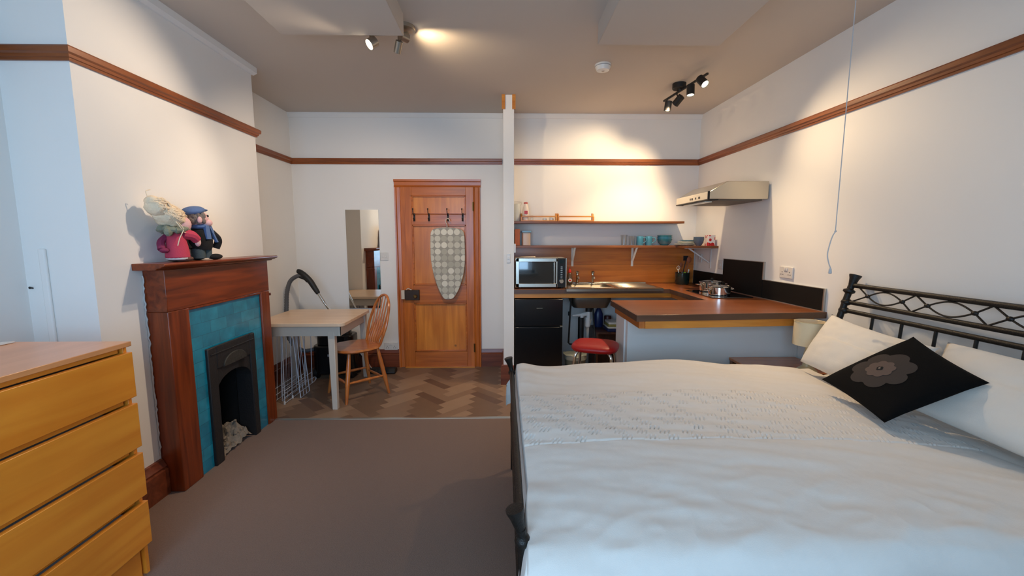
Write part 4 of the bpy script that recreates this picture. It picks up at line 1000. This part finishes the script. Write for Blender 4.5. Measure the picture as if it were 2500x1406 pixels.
# ------------------------------------------------------------------ shelves
us = mk('wall_shelf', G().box(.101, 4.35, 1.567, 1.868, YB-.001, 1.590), M['shelf'], bevel=.002); tag(us, 'long brown upper kitchen shelf holding the wooden racks', 'shelf')
ls = thing('wall_shelf', (1.1, 4.46, 1.32), 'lower brown kitchen shelf wrapping the corner with crockery on it', 'shelf')
g = G(); g.prism([(.101, 4.35), (1.80, 4.35), (1.80, 4.075), (rx(4.075)-.001, 4.075), (rx(YB)-.001, YB-.001), (.101, YB-.001)], 2, 1.319, 1.341)
mk('shelf_board', g, M['shelf'], ls, bevel=.001)
def bracket(x, y, face):
    g = G()
    if face == 'y':
        yb_ = YB-.018
        g.box(x-.012, yb_-.006, 1.115, x+.012, yb_, 1.319); g.box(x-.010, 4.375, 1.311, x+.010, yb_, 1.319)
        g.hexa([(x-.010, yb_-.016, 1.17), (x+.010, yb_-.016, 1.17), (x+.010, yb_-.004, 1.17), (x-.010, yb_-.004, 1.17), (x-.010, 4.39, 1.311), (x+.010, 4.39, 1.311), (x+.010, 4.41, 1.311), (x-.010, 4.41, 1.311)])
    else:
        xb_ = rx(y)
        g.box(xb_-.006, y-.012, 1.115, xb_, y+.012, 1.319); g.box(1.83, y-.012, 1.311, xb_, y+.012, 1.319)
        g.hexa([(xb_-.02, y-.006, 1.17), (xb_-.004, y-.006, 1.17), (xb_-.004, y+.006, 1.17), (xb_-.02, y+.006, 1.17), (1.86, y-.006, 1.311), (1.885, y-.006, 1.311), (1.885, y+.006, 1.311), (1.86, y+.006, 1.311)])
    return g
mk('shelf_bracket', bracket(.745, 0, 'y'), M['gloss_white'], ls, bevel=.001); mk('shelf_bracket', bracket(1.395, 0, 'y'), M['gloss_white'], ls, bevel=.001); mk('shelf_bracket', bracket(0, 4.22, 'x'), M['gloss_white'], ls, bevel=.001)
ZS, ZU = 1.341, 1.590
# lower shelf contents
tag(mk('chopping_board', G().box(.118, 4.37, ZS, .170, 4.53, 1.508), M['ruststain'], bevel=.004), 'orange brown wooden block at the left end of the lower shelf', 'wooden block')
tub = thing('food_container', (.235, 4.45, ZS), 'clear plastic food container with blue lid on the lower shelf', 'container')
mk('container', G().prism(rrect(.195, 4.40, .282, 4.50, .015), 2, ZS, 1.475), M['tubp'], tub, bevel=.004)
lidm = mk('container_lid', G().prism(rrect(.185, 4.39, .292, 4.51, .018), 2, 1.475, 1.493), M['bluelid'], tub, bevel=.003)
def tumbler(x, label, h=.11):
    t = mk('drinking_glass', G().lathe([(.028, 0), (.036, h), (.034, h), (.027, .006), (0, .006)], (x, 4.43, ZS), seg=20), M['glass']); tag(t, label, 'glass', 'glasses on the lower shelf')
tumbler(1.268, 'clear drinking glass left of the teal mugs, further from them'); tumbler(1.352, 'clear drinking glass standing right against the teal mugs', .10)
def mug(x, label):
    t = thing('mug', (x, 4.43, ZS), label, 'mug', 'teal mugs')
    mk('cup', G().lathe([(.034, 0), (.036, .004), (.037, .095), (.034, .096), (.032, .008), (0, .006)], (x, 4.43, ZS), seg=22), M['teal'], t)
    mk('handle', G().tube(bez([(x+.026, 4.405, ZS+.078), (x+.050, 4.385, ZS+.078), (x+.054, 4.382, ZS+.05), (x+.026, 4.405, ZS+.022)], 5), .005, 8), M['teal'], t)
mug(1.437, 'teal mug on the lower shelf next to the drinking glasses'); mug(1.531, 'teal mug on the lower shelf next to the stacked bowls')
def bowl(name, x, y, z, r, h, mat, label, group=None):
    return tag(mk(name, G().lathe([(r*.45, 0), (r*.5, .004), (r*.85, h*.45), (r, h), (r-.004, h), (r*.8, h*.5), (r*.42, .008), (0, .007)], (x, y, z), seg=28), mat), label, 'bowl', group)
bowl('bowl', 1.704, 4.445, ZS, .078, .068, M['teal2'], 'teal bowl at the bottom of the bowl stack', 'stacked teal bowls')
bowl('bowl', 1.704, 4.445, ZS+.020, .077, .068, M['teal'], 'teal bowl in the middle of the bowl stack', 'stacked teal bowls')
bowl('bowl', 1.704, 4.445, ZS+.038, .076, .068, M['teal2'], 'teal bowl on top of the bowl stack', 'stacked teal bowls')
def dplate(x, y, z, r, mat, label):
    tag(mk('plate', G().lathe([(r*.55, 0), (r*.6, .002), (r, .011), (r, .013), (r*.62, .005), (0, .005)], (x, y, z), seg=32), mat), label, 'plate', 'stacked plates')
for i, (r, mt, lab) in enumerate(((.118, 'china', 'wide white plate lowest in the plate stack'), (.116, 'china', 'wide white plate second in the plate stack'), (.098, 'china', 'white side plate third in the plate stack'), (.096, 'china', 'white side plate fourth in the plate stack'), (.086, 'teal', 'small pale teal plate crowning the plate stack'))):
    dplate(1.895+.006*i, 4.36, ZS+.0105*i, r, M[mt], lab)
bowl('bowl', 1.958, 4.205, ZS, .052, .072, M['bluegrey'], 'blue grey bowl between the plates and berry tin')
bowl('bowl', 1.958, 4.205, ZS+.016, .051, .072, M['bluegrey'], 'blue grey bowl nested in the one beside berry tin')
tn = thing('storage_tin', (2.034, 4.13, ZS), 'square tin printed with red berries at the shelf end', 'tin')
mk('tin_body', G().prism(rrect(1.998, 4.095, 2.072, 4.165, .008), 2, ZS, ZS+.105), M['berry'], tn, bevel=.002)
# upper shelf contents
def rack(x0, x1, label):
    t = thing('wooden_rack', ((x0+x1)/2, 4.42, ZU), label, 'rack', 'wooden racks on the upper shelf')
    pr = [(4.375, ZU), (4.465, ZU), (4.465, ZU+.082), (4.445, ZU+.085), (4.415, ZU+.075), (4.40, ZU+.052), (4.375, ZU+.048)]
    for x in (x0, x1-.016): mk('rack_end', G().prism(pr, 0, x, x+.016), M['batten'], t, bevel=.002)
    mk('rack_base', G().box(x0+.016, 4.378, ZU, x1-.016, 4.462, ZU+.010), M['batten'], t)
    mk('rack_bar', G().box(x0+.016, 4.378, ZU+.042, x1-.016, 4.386, ZU+.055), M['batten'], t, bevel=.002)
rack(.178, .556, 'left wooden spice rack holding small jars on upper shelf'); rack(.560, .938, 'empty wooden spice rack to the right on the upper shelf')
ZR = ZU+.0105
mb = bottle('milk_bottle', 'pale plastic milk bottle with red cap standing in a rack', 'bottle', .232, 4.42, ZR, [(.030, 0), (.034, .01), (.034, .09), (.028, .13), (.020, .155), (.018, .17)], M['milk'], [(.019, .170), (.020, .172), (.020, .182), (.018, .183)], M['redp'])
g = G(); g.prism([(.216, ZR+.062), (.250, ZR+.062), (.250, ZR+.096), (.216, ZR+.096)], 1, 4.3815, 4.3865); mk('milk_label', g, M['redp'], mb)
jr = thing('storage_jar', (.140, 4.44, ZU), 'tall white jar with wire clip at the left end of upper shelf', 'jar')
mk('jar_body', G().lathe([(.036, 0), (.038, .006), (.038, .17), (.034, .18)], (.142, 4.44, ZU), seg=22), M['jar'], jr); mk('jar_lid', G().lathe([(.036, .18), (.038, .184), (.038, .20), (.03, .204)], (.142, 4.44, ZU), seg=22), M['glass'], jr)
mk('wire_clip', G().tube(bez([(.178, 4.42, ZU+.155), (.190, 4.415, ZU+.185), (.186, 4.42, ZU+.20), (.176, 4.43, ZU+.195)], 4), .002, 6), M['chrome'], jr)
for i, (x, r, h, lab) in enumerate(((.296, .018, .052, 'small glass jar beside the milk bottle in the rack'), (.430, .022, .026, 'low white dish inside the left spice rack'), (.500, .024, .034, 'pale pot near the right end of left spice rack'))):
    tag(mk(['spice_jar', 'dish', 'pot'][i], G().lathe([(r*.8, 0), (r, .004), (r, h*.8), (r*.7, h)], (x, 4.42, ZR), seg=16), [M['glass'], M['china'], M['china']][i]), lab, ['jar', 'dish', 'pot'][i])

# ------------------------------------------------------------------ cooker hood
hd = thing('cooker_hood', (1.86, 3.66, 1.716), 'stainless steel cooker hood with sloped front on right wall', 'cooker hood')
hy0, hy1 = 3.35, 3.965; xw = rx(3.66)-.001
prof = [(1.625, 1.722), (1.625, 1.778), (1.765, 1.862), (xw-.01, 1.862), (xw-.01, 1.722)]
g = G(); g.prism([(x, z) for x, z in prof], 1, hy0, hy1); g.box(xw-.02, hy0+.01, 1.73, xw+.0, hy1-.01, 1.85); mk('canopy_body', g, M['steel'], hd, bevel=.003)
mk('front_strip', G().box(1.615, hy0+.005, 1.722, 1.6255, hy1-.005, 1.780), plain('brushed_front', (206, 198, 184), .35, metal=.5), hd, bevel=.002)
g = G(); g.box(1.613, hy0-.002, 1.716, 1.629, hy0+.004, 1.784); g.box(1.614, hy0, 1.714, 1.70, hy1, 1.7225); mk('black_edging', g, M['blackm'], hd)
mk('underside_filter', G().box(1.70, hy0+.03, 1.712, xw-.04, hy1-.03, 1.722), plain('filter_mesh', (120, 112, 100), .5, metal=.6, bump=.8, bscale=200), hd)
mk('lamp_cover', G().box(1.64, hy0+.10, 1.706, 1.70, hy1-.10, 1.7145), M['china'], hd, bevel=.003)
for y, w_ in ((3.50, .022), (3.565, .010), (3.63, .018), (3.665, .007)): mk('slider_switch', G().box(1.6115, y-w_/2, 1.738, 1.6155, y+w_/2, 1.754), M['blackm'], hd)

# ------------------------------------------------------------------ bed
YA, YZ = 1.035, 2.45
bd = thing('bed', (1.05, 1.74, 0), 'double bed with dark metal frame and looped scrollwork headboard', 'bed')
def headx(z): return 2.015+.075*max(0, (z-.85))/.33
for y in (YZ, YA):
    g = G(); g.tube(bez([(2.0, y, 0), (2.0, y, .5), (2.005, y, .85), (2.035, y, 1.0), (2.06, y, 1.09), (2.072, y, 1.13)], 6), .017, 12)
    g.lathe([(.016, 0), (.030, .010), (.030, .022), (.016, .03)], (2.058, y, 1.085), (.25, 0, 1), 16)
    g.lathe([(.015, 0), (.017, .01), (.024, .05), (.031, .068), (.031, .074), (.010, .075)], (2.072, y, 1.125), (.3, 0, 1), 16)
    for z in (.985, 1.035): g.ball((headx(z)-.005, y, z), (.027, .030, .022), 12)
    mk('head_post', g, M['bedmetal'], bd)
    g = G(); g.tube(bez([(.055, y, 0), (.055, y, .35), (.054, y, .52), (.050, y, .60), (.044, y, .645)], 6), .014, 12)
    g.ball((.049, y, .612), (.022, .025, .020), 12)
    g.lathe([(.013, 0), (.014, .01), (.019, .04), (.025, .060), (.025, .065), (.008, .066)], (.044, y, .640), (-.26, 0, 1), 16)
    mk('foot_post', g, M['bedmetal'], bd)
for z, nm, r in ((1.135, 0, .0135), (1.035, 0, .0125), (.985, 0, .0125)): mk('head_rail', G().cyl((headx(z), YA, z), (headx(z), YZ, z), r, 12), M['bedmetal'], bd)
mk('foot_rail', G().cyl((.047, YA, .612), (.047, YZ, .612), .0125, 12), M['bedmetal'], bd); mk('foot_rail', G().cyl((.05, YA, .36), (.05, YZ, .36), .0125, 12), M['bedmetal'], bd)
y = 2.252; xq = headx(.98)
while y > YA+.05:
    mk('head_bar', G().cyl((2.0, y, .34), (headx(.985)-.002, y, .985), .0075, 8), M['bedmetal'], bd); y -= .1715
y = 2.3
while y > YA+.05:
    mk('foot_bar', G().cyl((.05, y, .36), (.047, y, .612), .007, 8), M['bedmetal'], bd); y -= .155
zm = 1.085; xm = headx(zm)
def hpnt(y, z): return (headx(z), y, z)
nodes = []; y = 2.327
while y > YA+.02: nodes.append(y); y -= .2085 if len(nodes) % 2 else .130
for i in range(len(nodes)-1):
    a, b = nodes[i], nodes[i+1]
    if i % 2 == 0:
        for s in (1, -1):
            P = [hpnt(a+(b-a)*t, zm+s*.034*math.sin(PI*t)) for t in [k/12 for k in range(13)]]
            mk('scroll_bar', G().tube(P, .0042, 8), M['bedmetal'], bd)
    else:
        m_ = (a+b)/2+.004
        mk('scroll_bar', G().tube([hpnt(a, zm), hpnt(m_, 1.128)], .0042, 8).tube([hpnt(m_, 1.128), hpnt(b, zm)], .0042, 8).tube([hpnt(a, zm), hpnt(m_, 1.042)], .0042, 8).tube([hpnt(m_, 1.042), hpnt(b, zm)], .0042, 8), M['bedmetal'], bd)
mk('scroll_bar', G().tube([hpnt(2.327, zm), hpnt(2.40, 1.128)], .0042, 8).tube([hpnt(2.327, zm), hpnt(2.42, 1.042)], .0042, 8), M['bedmetal'], bd)
g = G()
for y in nodes: g.ball((headx(zm), y, zm), (.011, .014, .011), 10)
mk('scroll_collar', g, M['bedmetal'], bd)
for y in (YA+.02, YZ-.02): mk('side_rail', G().box(.06, y-.012, .30, 2.0, y+.012, .35), M['bedmetal'], bd)
mk('slats', G().box(.06, YA+.03, .335, 2.0, YZ-.03, .35), M['batten'], bd)
tag(mk('mattress', G().prism([(x, y) for x, y in rrect(.085, YA+.025, 1.975, YZ-.025, .06)], 2, .351, .585), M['mattress'], bevel=.03), 'white mattress lying on the metal bed frame', 'mattress')

# duvet: fine grid, draped over the foot end and the side nearest the window
def fb(x, y, s, o=0): return noise.noise(Vector((x*s+o, y*s-o, o*.7)))
nx, ny = 1050, 290
U0, U1, V0, V1 = -.20, 1.80, -.34, 1.72      # surface coordinates; bed top is U 0..1.9, V 0..1.4
x_foot, y_near, y_far = .078, 1.00, 2.462
us_ = np.linspace(U0, U1, nx); vs_ = np.concatenate([np.linspace(V0, .43, 80, endpoint=False), np.linspace(.43, 1.03, 160, endpoint=False), np.linspace(1.03, V1, 50)])
def drape(t, r=.07):
    """arc-length past an edge -> (outward, down)"""
    if t <= 0: return t, 0.0
    if t < r*PI/2: a = t/r; return r*math.sin(a), r*(1-math.cos(a))
    return r+.04*(t-r*PI/2), r+(t-r*PI/2)
verts = []
RB = random.Random(21); cell = {}
for v in vs_:
    for u in us_:
        # soft folds
        big = .014*fb(u*.8+v*.5, v*1.5-u*.6, 1.7, 3)+.005*fb(u*.6+v*.4, v*1.8-u, 3.3, 9)
        fold = .0048*fb(u*.22+v*.15, v*1.6-u*-.35, 8.0, 5)+.0025*fb(u*.4, v*1.3+u*.3, 19, 2)+.0004*fb(u, v, 45, 1)
        near = max(0, min(1, (.45-v)/.45))
        crease = near*(.016*abs(fb(u*.7+v*.3, v*1.3-u*.35, 4.0, 11))+.009*abs(fb(u*.6+v, v*1.2-u*.8, 8.5, 17)))
        h = .618+.045*math.sin(PI*max(0, min(1, (u+.02)/1.75)))**.5+big+fold-crease
        # pin-tucked band
        band = 0
        vb = v-(.515-.035*u); wv = .50
        if 0 < vb < wv:
            row = vb/.0835; r_ = int(row); fr_ = row-r_
            sub = int(fr_*2); fs = fr_*2-sub
            uu = u/.088+(.5*(r_ % 2))+sub*.22; ci = int(math.floor(uu)); fu = uu-ci
            key = (r_, sub, ci)
            if key not in cell: cell[key] = (RB.random(), RB.uniform(.7, 1.15), RB.uniform(-.1, .1))
            pr, am, sh = cell[key]
            if pr > .12:
                m_ = max(0, 1-((fu-.5-sh)/.31)**4)*max(0, 1-((fs-.5)/.42)**4)
                band = m_*am*(-.0100*(1-abs(math.sin(PI*(fu-fs*.22)*5.2)))**3+.0035*(1-abs(math.sin(PI*((fu-fs*.22)*5.2+.38))))**3)
            e = min(vb, wv-vb)
            if e < .007 and fb(u, 0, 9, 30+round(vb/wv)) > -.12: band -= .004
            h += .003
        h += band
        ed = max(0, min(1, (v-.8)/.5))
        h += ed*(.022*math.exp(-((u-.03)/.07)**2)-.010*math.exp(-((u-.26)/.12)**2)+.014*math.exp(-((u-.88)/.25)**2)-.006*math.exp(-((u-1.25)/.15)**2))
        ou, du = drape(-u, .06); on, dn = drape(-v, .09); of, df = drape(v-(y_far-y_near), .05)
        x = x_foot+(u if u > 0 else -ou*(.10+.9*max(0, min(1, (v-1.52)/.07)))); y = y_near+(v if 0 < v < y_far-y_near else (-on if v <= 0 else (y_far-y_near)+of))
        down = max(du, dn, df) if min(u, v) > -9 else 0
        if dn > 0: y -= .03*math.sin(u*11+2*fb(u, v, 2))*min(1, dn*4)
        if df > 0: y += .02*math.sin(u*9)*min(1, df*4)
        z = h-down
        if v < .25 and u < .12: x -= .015*max(0, (.12-u)/.12)*max(0, (.25-v)/.25)**.5
        verts.append((x, y, z))
me = bpy.data.meshes.new('duvet')
fcs = [(j*nx+i, j*nx+i+1, (j+1)*nx+i+1, (j+1)*nx+i) for j in range(ny-1) for i in range(nx-1)]
me.from_pydata(verts, [], fcs); me.materials.append(M['linen']); me.polygons.foreach_set('use_smooth', [True]*len(me.polygons))
dv = bpy.data.objects.new('duvet', me); C.objects.link(dv)
tag(dv, 'white duvet with a band of pin tucks covering the double bed', 'duvet')
sh = G(); sh.grid(lambda a, b: (1.62+.355*a, .99+1.48*b, .612+.012*fb(a*2, b*2, 3, 4)+.006*fb(a, b, 9, 2)-(.05*max(0, (b-.93)/.07)+.05*max(0, (.05-b)/.05))), 40, 90)
tag(mk('fitted_sheet', sh, M['linen'], solid=.006), 'white sheet showing at the pillow end of the bed', 'sheet')

# pillows and cushion: a quilted patch between four corners, plumped
def puff(name, c, th, mat, label, cat, pinch=.05, seg=34, sag=0, seed=0, nrm=None, wr=.006):
    """c: four corners a(far low) b(near low) c(near high) d(far high)"""
    A, B, Cc, D = [Vector(p) for p in c]
    nn = nrm or (B-A).cross(D-A).normalized()
    g = G()
    for s in (1, -1):
        def P(a, b):
            # pull edges in between the corners
            ea = 4*a*(1-a); eb = 4*b*(1-b)
            a2 = .5+(a-.5)*(1-pinch*eb); b2 = .5+(b-.5)*(1-pinch*ea)
            p = (A*(1-a2)+B*a2)*(1-b2)+(D*(1-a2)+Cc*a2)*b2
            h = th*(max(0, ea)**.42*max(0, eb)**.42)
            w_ = wr*(noise.noise(Vector((a*5+seed, b*5, s)))+.6*noise.noise(Vector((a*11, b*11+seed, s))))*min(1, ea*eb*4)
            return p+nn*(s*h*.5+w_)+Vector((0, 0, -sag*ea*(b if b > .5 else 0)))
        g.grid(P, seg, seg)
    return mk(name, g, mat, sharp=180)
o = puff('pillow', [(1.77, 2.41, .685), (1.68, 1.76, .69), (1.930, 1.78, .93), (1.955, 2.43, .965)], .15, M['pillow'], '', '', .03, nrm=Vector((-.70, 0, .70)), seed=2, sag=.02)
tag(o, 'white pillow against the headboard next to the bedside lamp', 'pillow', 'bed pillows')
o = puff('pillow', [(1.74, 1.70, .69), (1.72, .98, .69), (1.965, .98, .955), (1.975, 1.79, .955)], .15, M['pillow'], '', '', .03, nrm=Vector((-.60, 0, .80)), seed=7, sag=.01)
tag(o, 'white pillow against the headboard nearer the window', 'pillow', 'bed pillows')
# black cushion with appliqué flower
cu = thing('cushion', (1.78, 1.88, .68), 'black square cushion with grey flower motif lying on the pillows', 'cushion')
CA, CB, CCc, CD = Vector((1.60, 2.02, .708)), Vector((1.50, 1.555, .690)), Vector((1.80, 1.47, .880)), Vector((1.80, 1.775, .983))
nn = (CB-CA).cross(CD-CA).normalized()
if nn.z < 0: nn = -nn
def cpt(a, b, s=1, lift=0):
    ea = 4*a*(1-a); eb = 4*b*(1-b); a2 = .5+(a-.5)*(1-.05*eb); b2 = .5+(b-.5)*(1-.05*ea)
    p = (CA*(1-a2)+CB*a2)*(1-b2)+(CD*(1-a2)+CCc*a2)*b2
    return p+nn*(s*.055*max(0, ea)**.5*max(0, eb)**.5+lift)
g = G(); g.grid(lambda a, b: cpt(a, b, 1), 30, 30); g.grid(lambda a, b: cpt(a, b, -.7), 30, 30)
mk('cushion_cover', g, plain('black_cotton', (11, 9, 8), .95, bump=.2, bscale=300, spec=.15), cu, sharp=180)
def flower(ca, cb, R, pet, amp, lift, mat, name, sa=1, sb=1, ph=0):
    g = G(); n = 72; rings = 6
    def P(i, k):
        t = 2*PI*k/n; r = R*(1-amp+amp*abs(math.cos(pet*t/2+ph))**.6)*i/rings
        return cpt(ca+sa*r*math.cos(t), cb+sb*r*math.sin(t), 1, lift)
    vs = [P(i, k) for i in range(rings+1) for k in range(n)]
    g._add(vs, [(i*n+k, i*n+(k+1) % n, (i+1)*n+(k+1) % n, (i+1)*n+k) for i in range(rings) for k in range(n)])
    return mk(name, g, mat, cu, sharp=180)
flower(.44, .48, .31, 7, .22, .0015, plain('dark_grey_felt', (58, 48, 42), .95), 'outer_petals')
flower(.44, .48, .145, 8, .2, .003, plain('mid_grey_felt', (98, 80, 70), .95), 'inner_petals')
flower(.44, .48, .036, 4, .4, .0045, plain('black_felt_centre', (18, 15, 14), .95), 'flower_centre')
flower(.44, .48, .012, 4, .1, .006, plain('pale_bead', (150, 132, 118), .6), 'centre_dot')

# ------------------------------------------------------------------ bedside table and lamp
nt_ = thing('bedside_table', (1.86, 2.72, 0), 'brown wooden bedside table between the bed and the breakfast bar', 'bedside table')
mk('top', G().box(1.62, 2.535, .545, 2.10, 2.915, .565), M['oakseat'], nt_, bevel=.003)
for (x, y) in ((1.64, 2.555), (2.08, 2.555), (1.64, 2.895), (2.08, 2.895)): mk('leg', G().box(x-.015, y-.015, 0, x+.015, y+.015, .545), M['shelf'], nt_, bevel=.002)
mk('lower_shelf', G().box(1.64, 2.54, .2, 2.08, 2.895, .215), M['shelf'], nt_)
lx, ly = 1.945, 2.585
tl = thing('table_lamp', (lx, ly, .565), 'cream table lamp with drum shade on the bedside table', 'lamp')
mk('lamp_base', G().lathe([(.055, 0), (.058, .008), (.045, .02), (.028, .035), (.020, .07), (.024, .11), (.014, .16), (.012, .187)], (lx, ly, .566), seg=22), M['lampbase'], tl)
g = G(); r0, r1 = .090, .086
g.lathe([(r0, 0), (r1, .150), (r1-.003, .150), (r0-.003, 0)], (lx, ly, .740), seg=36)
bm = g.bm   # leave the drum open at both ends
bm.faces.ensure_lookup_table(); bmesh.ops.delete(bm, geom=[f for f in bm.faces if len(f.verts) > 4], context='FACES')
mk('lamp_shade', g, M['shade'], tl, merge=False)
mk('shade_ring', G().tube([(lx+.0865*math.cos(2*PI*i/32), ly+.0865*math.sin(2*PI*i/32), .890) for i in range(32)], .002, 6, True), M['lampbase'], tl)
mk('bulb', G().ball((lx, ly, .787), (.024, .024, .032), 14), M['china'], tl)

# ------------------------------------------------------------------ pull cord
pc_ = thing('pull_cord', (1.78, 2.24, 1.20), 'thin white pull cord hanging from the ceiling near the bed', 'pull cord')
mk('ceiling_switch', G().lathe([(.012, -.035), (.03, -.03), (.042, -.012), (.042, 0)], (1.78, 2.24, H), seg=20), M['plastic'], pc_)
g = G(); g.tube([(1.78, 2.24, 2.67), (1.78, 2.24, 1.45)], .0024, 6); g.tube(bez([(1.78, 2.24, 1.45), (1.765, 2.24, 1.42), (1.755, 2.245, 1.36), (1.748, 2.24, 1.32), (1.755, 2.235, 1.28), (1.77, 2.24, 1.255)], 5), .003, 6); g.ball((1.78, 2.24, 1.45), .006, 8)
mk('cord', g, M['cord'], pc_); mk('cord_pull', G().lathe([(.003, .03), (.007, .02), (.009, 0), (.004, -.004)], (1.77, 2.24, 1.225), seg=12), M['cord'], pc_)

# ------------------------------------------------------------------ smoke alarm
sa_ = thing('smoke_alarm', (.746, 3.296, 2.655), 'round white smoke alarm on the ceiling', 'smoke alarm')
mk('alarm_body', G().lathe([(.025, -.046), (.046, -.042), (.056, -.022), (.060, -.010), (.060, 0)], (.746, 3.296, H), seg=28), M['plastic'], sa_)
mk('alarm_vents', G().lathe([(.0585, -.016), (.0605, -.013), (.0585, -.010)], (.746, 3.296, H), seg=28), M['plastic_grey'], sa_)
mk('test_button', G().lathe([(.010, -.050), (.012, -.045)], (.746, 3.29, H), seg=12), M['paper'], sa_)

# ------------------------------------------------------------------ ceiling spot fixtures
def spot_head(parent, joint, pos, aim, mat, energy, angle=70, r=.030, ln=.085, lampr=.026, blend=.6, name='spot_head', col=WARM):
    """cylinder head at pos pointing at aim"""
    p = Vector(pos); d = (Vector(aim)-p).normalized()
    g = G(); g.lathe([(r*.55, -ln*.5), (r, -ln*.45), (r, ln*.5), (r*.92, ln*.5), (r*.86, ln*.30), (r*.2, ln*.28)], p, d, 20)
    h = mk(name, g, mat, parent)
    mk('stem', G().tube([joint, p], .005, 8), mat, h)
    if energy > 0:
        mk('bulb_face', G().lathe([(r*.84, 0), (r*.84, .004), (r*.5, .007)], p+d*(ln*.5-.010), d, 20), M['glow'], h)
        light('SPOT', 'spot_light', p+d*(ln*.5+.004), energy, col, aim, spot_size=math.radians(angle), spot_blend=blend, shadow_soft_size=.022)
    else: mk('bulb_face', G().lathe([(r*.84, 0), (r*.84, .004), (r*.5, .007)], p+d*(ln*.5-.010), d, 20), M['chrome'], h)
    return h
# black four-lamp track over the kitchen
tk = thing('track_light', (1.52, 3.72, 2.6), 'black ceiling track with four lit cylinder spotlights over the kitchen', 'track light')
ta, tbn = Vector((1.452, 3.94, 2.645)), Vector((1.540, 3.30, 2.645))
g = G(); g.tube([ta, tbn], .010, 4); mk('track_bar', g, M['blackm'], tk)
mk('ceiling_plate', G().lathe([(.05, -.045), (.055, -.04), (.055, 0)], (1.475, 3.665, H), seg=24), M['blackm'], tk)
mk('plate_stem', G().cyl((1.49, 3.66, 2.64), (1.478, 3.664, 2.66), .012, 10), M['blackm'], tk)
def tp(t): return ta.lerp(tbn, t)
KE = 56
spot_head(tk, tp(.08), (1.455, 3.845, 2.575), (1.38, 4.10, 1.2), M['blackm'], KE, 95)
spot_head(tk, tp(.33), (1.487, 3.70, 2.578), (.95, 4.56, 1.75), M['blackm'], KE, 95)
spot_head(tk, tp(.70), (1.478, 3.445, 2.575), (1.45, 3.30, 1.2), M['blackm'], KE, 100)
spot_head(tk, tp(.93), (1.492, 3.28, 2.582), (1.75, 2.70, 1.9), M['blackm'], KE*.85, 105, blend=.9)
# older three-lamp fixture partly hidden by the dropped ceiling box
s1 = thing('ceiling_spotlight', (-.62, 2.76, 2.55), 'brushed metal ceiling spotlight cluster by the dropped ceiling box', 'ceiling light')
mk('ceiling_plate', G().lathe([(.06, -.030), (.075, -.02), (.078, 0)], (-.615, 2.765, H), seg=28), M['spotmetal'], s1)
mk('arm_bar', G().tube([(-.80, 2.70, 2.625), (-.615, 2.765, 2.665), (-.585, 2.775, 2.665)], .008, 10), M['spotmetal'], s1)
spot_head(s1, (-.80, 2.70, 2.625), (-.775, 2.665, 2.565), (-1.90, 1.85, 1.50), M['spotmetal'], 40, 100, r=.032, ln=.05, col=(1.0, .80, .60))
spot_head(s1, (-.64, 2.756, 2.66), (-.63, 2.70, 2.560), (-1.30, 3.70, 1.0), M['spotmetal'], 52, 125, col=(1.0, .80, .60), r=.022, ln=.07)
spot_head(s1, (-.585, 2.775, 2.665), (-.600, 2.715, 2.622), (.28, 3.72, 2.58), M['spotmetal'], 20, 98, blend=1.0, r=.027, ln=.055)
